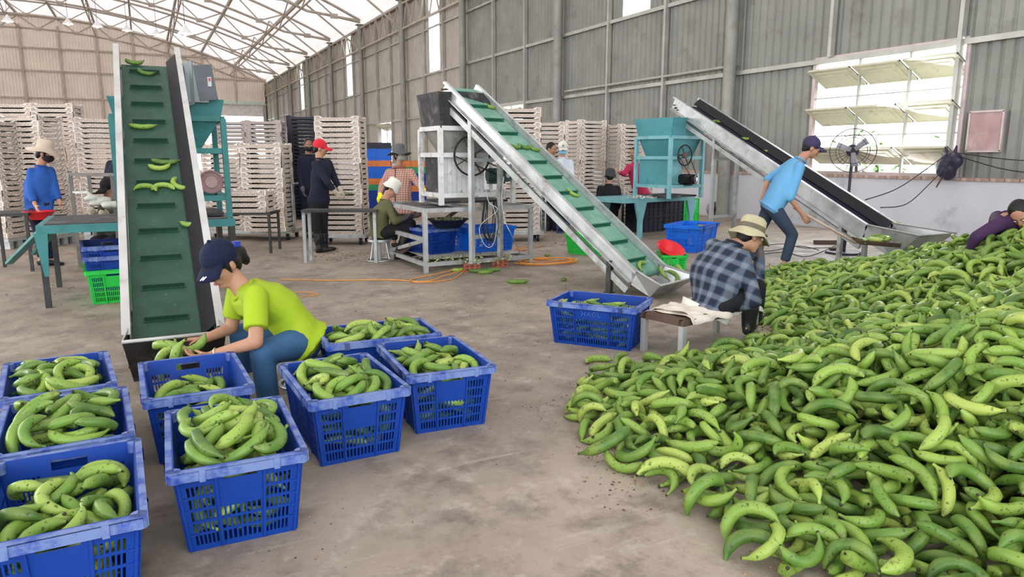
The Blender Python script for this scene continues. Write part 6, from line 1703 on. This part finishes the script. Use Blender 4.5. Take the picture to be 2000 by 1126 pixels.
# scraps and grit scattered on the floor
m = MB(); rs = random.Random(77)
def scraps(cx, cy, R_, n, s0, s1):
    for k in range(n):
        a = rs.uniform(0, 6.28); r_ = R_ * rs.random() ** .7; x, y = cx + r_ * math.cos(a), cy + r_ * math.sin(a); s_ = rs.uniform(s0, s1); b = rs.uniform(0, 6.28); e = rs.uniform(.3, 1)
        P_ = [(x + s_ * math.cos(b + q) * (1 if j % 2 else e), y + s_ * math.sin(b + q) * (1 if j % 2 else e), .001 + (.35 * s_ if j == 4 else 0)) for j, q in enumerate((0, 1.4, 3.0, 4.5))] + [(x, y, s_ * .5 + .002)]
        m._add(P_, [(0, 1, 4), (1, 2, 4), (2, 3, 4), (3, 0, 4)])
for px, py, R_, n, s0, s1 in ((1190, 880, .16, 130, .003, .011), (1240, 940, .3, 110, .003, .010), (1130, 800, .3, 60, .003, .010), (1500, 1020, .18, 50, .004, .012), (1000, 840, .5, 60, .002, .007), (760, 500, .8, 200, .006, .02), (650, 495, .7, 120, .006, .02),
                               (1000, 700, 1.0, 90, .003, .009), (1180, 560, .9, 60, .005, .014), (960, 600, 1.4, 120, .004, .012), (620, 1060, .5, 50, .002, .007), (1600, 1100, .3, 40, .003, .010), (200, 560, 1.2, 60, .006, .016), (1130, 470, 1.0, 80, .01, .025)):
    g = G(px, py); scraps(g.x, g.y, R_, n, s0, s1)
tag(m.build('floor_scraps', mat('dry_brown_peel', (.20, .13, .075), .9, 0, .5, 40, island=.6)), 'dry peel scraps and grit scattered over the floor', 'scraps', kind='stuff')
# ------------------------------------------------------------------ the heap
FOOT = [(2.0, -.6), (2.02, 1.2), (1.80, 1.75), (1.93, 2.05), (1.82, 2.45), (1.88, 2.85), (2.05, 3.25), (2.36, 3.55), (2.75, 3.75), (3.25, 3.62), (3.8, 3.65), (4.35, 3.95), (4.85, 4.7), (5.5, 5.4), (6.3, 5.95), (7.2, 6.3), (7.9, 6.1), (8.4, 5.4), (9.6, 5.2), (10.4, 4.2), (10.6, 2.0), (10.2, -.6)]
def footdist(X, Y):
    P = np.array(FOOT); n = len(P); d = np.full(X.shape, 1e9); ins = np.zeros(X.shape, bool)
    for i in range(n):
        a = P[i]; b = P[(i + 1) % n]; ab = b - a
        t = np.clip(((X - a[0]) * ab[0] + (Y - a[1]) * ab[1]) / (ab @ ab), 0, 1)
        d = np.minimum(d, np.hypot(X - a[0] - t * ab[0], Y - a[1] - t * ab[1]))
        c = ((a[1] > Y) != (b[1] > Y)) & (X < (b[0] - a[0]) * (Y - a[1]) / (b[1] - a[1] + 1e-12) + a[0]); ins ^= c
    return np.where(ins, d, -d)
def target(X, Y):
    d = footdist(X, Y)
    h = 1.26 * (1 - np.exp(-.33 * np.maximum(d, 0) ** 1.25)) + .035 * np.sin(X * 3.1 + 1) * np.sin(Y * 2.7) * np.clip(d, 0, 1)
    h = h * (.75 + .25 * np.clip((X - 1.8) / 2.5, 0, 1))
    h = h * (1 - .30 * np.clip((Y - 3.5) / 1.5, 0, 1))
    return np.where(d > 0, np.maximum(h, .05), 0)
def heap_base(X, Y):
    return np.maximum(target(X, Y) - .22, 0)
hp = Heap(1.4, -.2, 9.4, 6.6, .0125, heap_base)
TG = target(hp.X, hp.Y)
rs = random.Random(5)
PX_, PY_, PD_ = None, None, None
def inview(x, y, z):
    px, py, D = proj((x, y, z)); return D > .5 and px < 2750 and py < 1600
cnt = 0
for it in range(34000):
    x = rs.uniform(1.6, 9.3); y = rs.uniform(-.1, 6.5)
    ix = int((x - hp.x0) / hp.res); iy = int((y - hp.y0) / hp.res); tg = TG[ix, iy]
    if tg <= 0 or not inview(x, y, tg): continue
    if hp.h[ix, iy] > tg - .01: continue
    best = None
    for _ in range(4):
        xx = x + rs.uniform(-.04, .04); yy = y + rs.uniform(-.04, .04); yaw = rs.uniform(0, 6.28); roll = rs.gauss(0, .9) + (math.pi if rs.random() < .5 else 0); var = rs.randrange(5) + (5 if rs.random() < .5 else 0)
        st = hp.place(xx, yy, yaw, roll, var, .7)
        if best is None or st[0] < best[0]: best = (st[0], xx, yy, yaw, roll, var, st)
    if best[0] > tg + .05: continue
    hp.drop(*best[1:6], st=best[6]); cnt += 1
print('heap bananas', cnt)
gather(hp, 'pile')
# hidden dark core mesh that closes the holes between the loose fruit
m = MB(); st_ = 12
xs_ = list(range(0, hp.nx, st_)); ys_ = list(range(0, hp.ny, st_))
B0 = heap_base(hp.X, hp.Y) - .012
vs = [(hp.X[i, j], hp.Y[i, j], B0[i, j]) for i in xs_ for j in ys_]; nn = len(ys_)
fs = [(a * nn + b, (a + 1) * nn + b, (a + 1) * nn + b + 1, a * nn + b + 1) for a in range(len(xs_) - 1) for b in range(nn - 1) if max(B0[xs_[a], ys_[b]], B0[xs_[a + 1], ys_[b + 1]], B0[xs_[a + 1], ys_[b]], B0[xs_[a], ys_[b + 1]]) > .0]
m._add(vs, fs)
tag(m.build('heap_filler', mat('dark_heap_filler', (.035, .05, .015), .9, 0, .5, 12)), 'dark litter mass hidden under the banana heap to close its holes', 'filler', kind='stuff')

# ------------------------------------------------------------------ link the bananas: the largest in view singly, the rest joined
ALLB.sort(key=lambda a: -a[0])
NSING = 318
SHAPE = ('curved', 'strongly hooked', 'long curved', 'short curved', 'nearly straight')
CRX = {k: (cx, cy) for k, cx, cy, *_ in fore}; CRX['H'] = (1.215, 4.265); CRX['K'] = (3.015, 4.465)
def describe(M, var, key):
    c = M.translation; X = M.to_3x3() @ Vector((.1, 0, 0)); a = proj(c - X); b = proj(c + X); dx, dy = b[0] - a[0], b[1] - a[1]
    if dx < 0: dx, dy = -dx, -dy
    ang = math.degrees(math.atan2(-dy, max(dx, 1e-6)))
    o_ = 'lying level' if abs(ang) < 18 else ('upright' if abs(ang) > 62 else ('rising rightward' if ang > 0 else 'sloping down rightward'))
    px, py, _ = proj(c)
    if key == 'pile':
        col = ('left tip', 'left part', 'left middle', 'middle', 'right middle', 'right part', 'right edge')[min(6, max(0, int((px - 1080) / 132)))]
        row = ('back', 'upper', 'mid', 'lower', 'lowest', 'bottom')[min(5, max(0, int((py - 620) / 85)))]
        return '%s green banana, %s, %s rows of the heap, %s' % (SHAPE[var % 5], o_, row, col)
    cx, cy = CRX[key]; dr_ = (c.x - cx) * cy_ - (c.y - cy) * sy_; df = (c.x - cx) * sy_ + (c.y - cy) * cy_
    h_ = 'left' if dr_ < -.07 else ('right' if dr_ > .07 else 'centre'); v_ = 'front' if df < -.09 else ('back' if df > .09 else 'middle')
    return '%s green banana, %s, %s %s in %s' % (SHAPE[var % 5], o_, v_, h_, KEYNAME[key])
sing = ALLB[:NSING]; rest = ALLB[NSING:]
LAB = {}
for a in sing: LAB.setdefault(describe(a[1], a[2], a[3]), []).append(a)
for l_, g_ in list(LAB.items()):
    if len(g_) > 1:
        g_.sort(key=lambda a: proj(a[1].translation)[0])
        for q, a in enumerate(g_): LAB[id(a[1])] = l_ + ', ' + ('left one' if q == 0 and len(g_) == 2 else 'right one' if len(g_) == 2 else ('leftmost', 'second', 'third', 'fourth', 'fifth')[q])
    else: LAB[id(g_[0][1])] = l_
for sc_, M, var, key in sing:
    o = bpy.data.objects.new('banana', BV[var][0]); COL.objects.link(o); o.matrix_world = M
    tag(o, LAB[id(M)], 'banana', 'bananas of the big heap' if key == 'pile' else 'bananas in the ' + KEYNAME[key])
bykey = {}
for a in rest: bykey.setdefault(a[3], []).append(a)
for key, L_ in bykey.items():
    V_, F_, MI = [], [], []; off = 0
    for sc_, M, var, _ in L_:
        D = depth(M.translation)
        if D < 4.2:
            pass
        v, f, mi = BV[var][1]
        A = np.array(M)
        V_.append(v @ A[:3, :3].T + A[:3, 3]); F_ += [tuple(off + q for q in ff) for ff in f]; MI += mi; off += len(v)
    me = bpy.data.meshes.new('bananas'); me.from_pydata(np.concatenate(V_).tolist(), [], F_)
    me.materials.append(M_ban); me.materials.append(M_stem); me.polygons.foreach_set('material_index', MI); me.polygons.foreach_set('use_smooth', [True] * len(F_)); me.update()
    o = bpy.data.objects.new('bananas', me); COL.objects.link(o)
    if key == 'pile': tag(o, 'rest of the big heap of green bananas on the right', 'bananas', kind='stuff')
    else: tag(o, 'lower layers of green bananas in the ' + KEYNAME[key], 'bananas', kind='stuff')
print('single', len(sing), 'rest', len(rest))
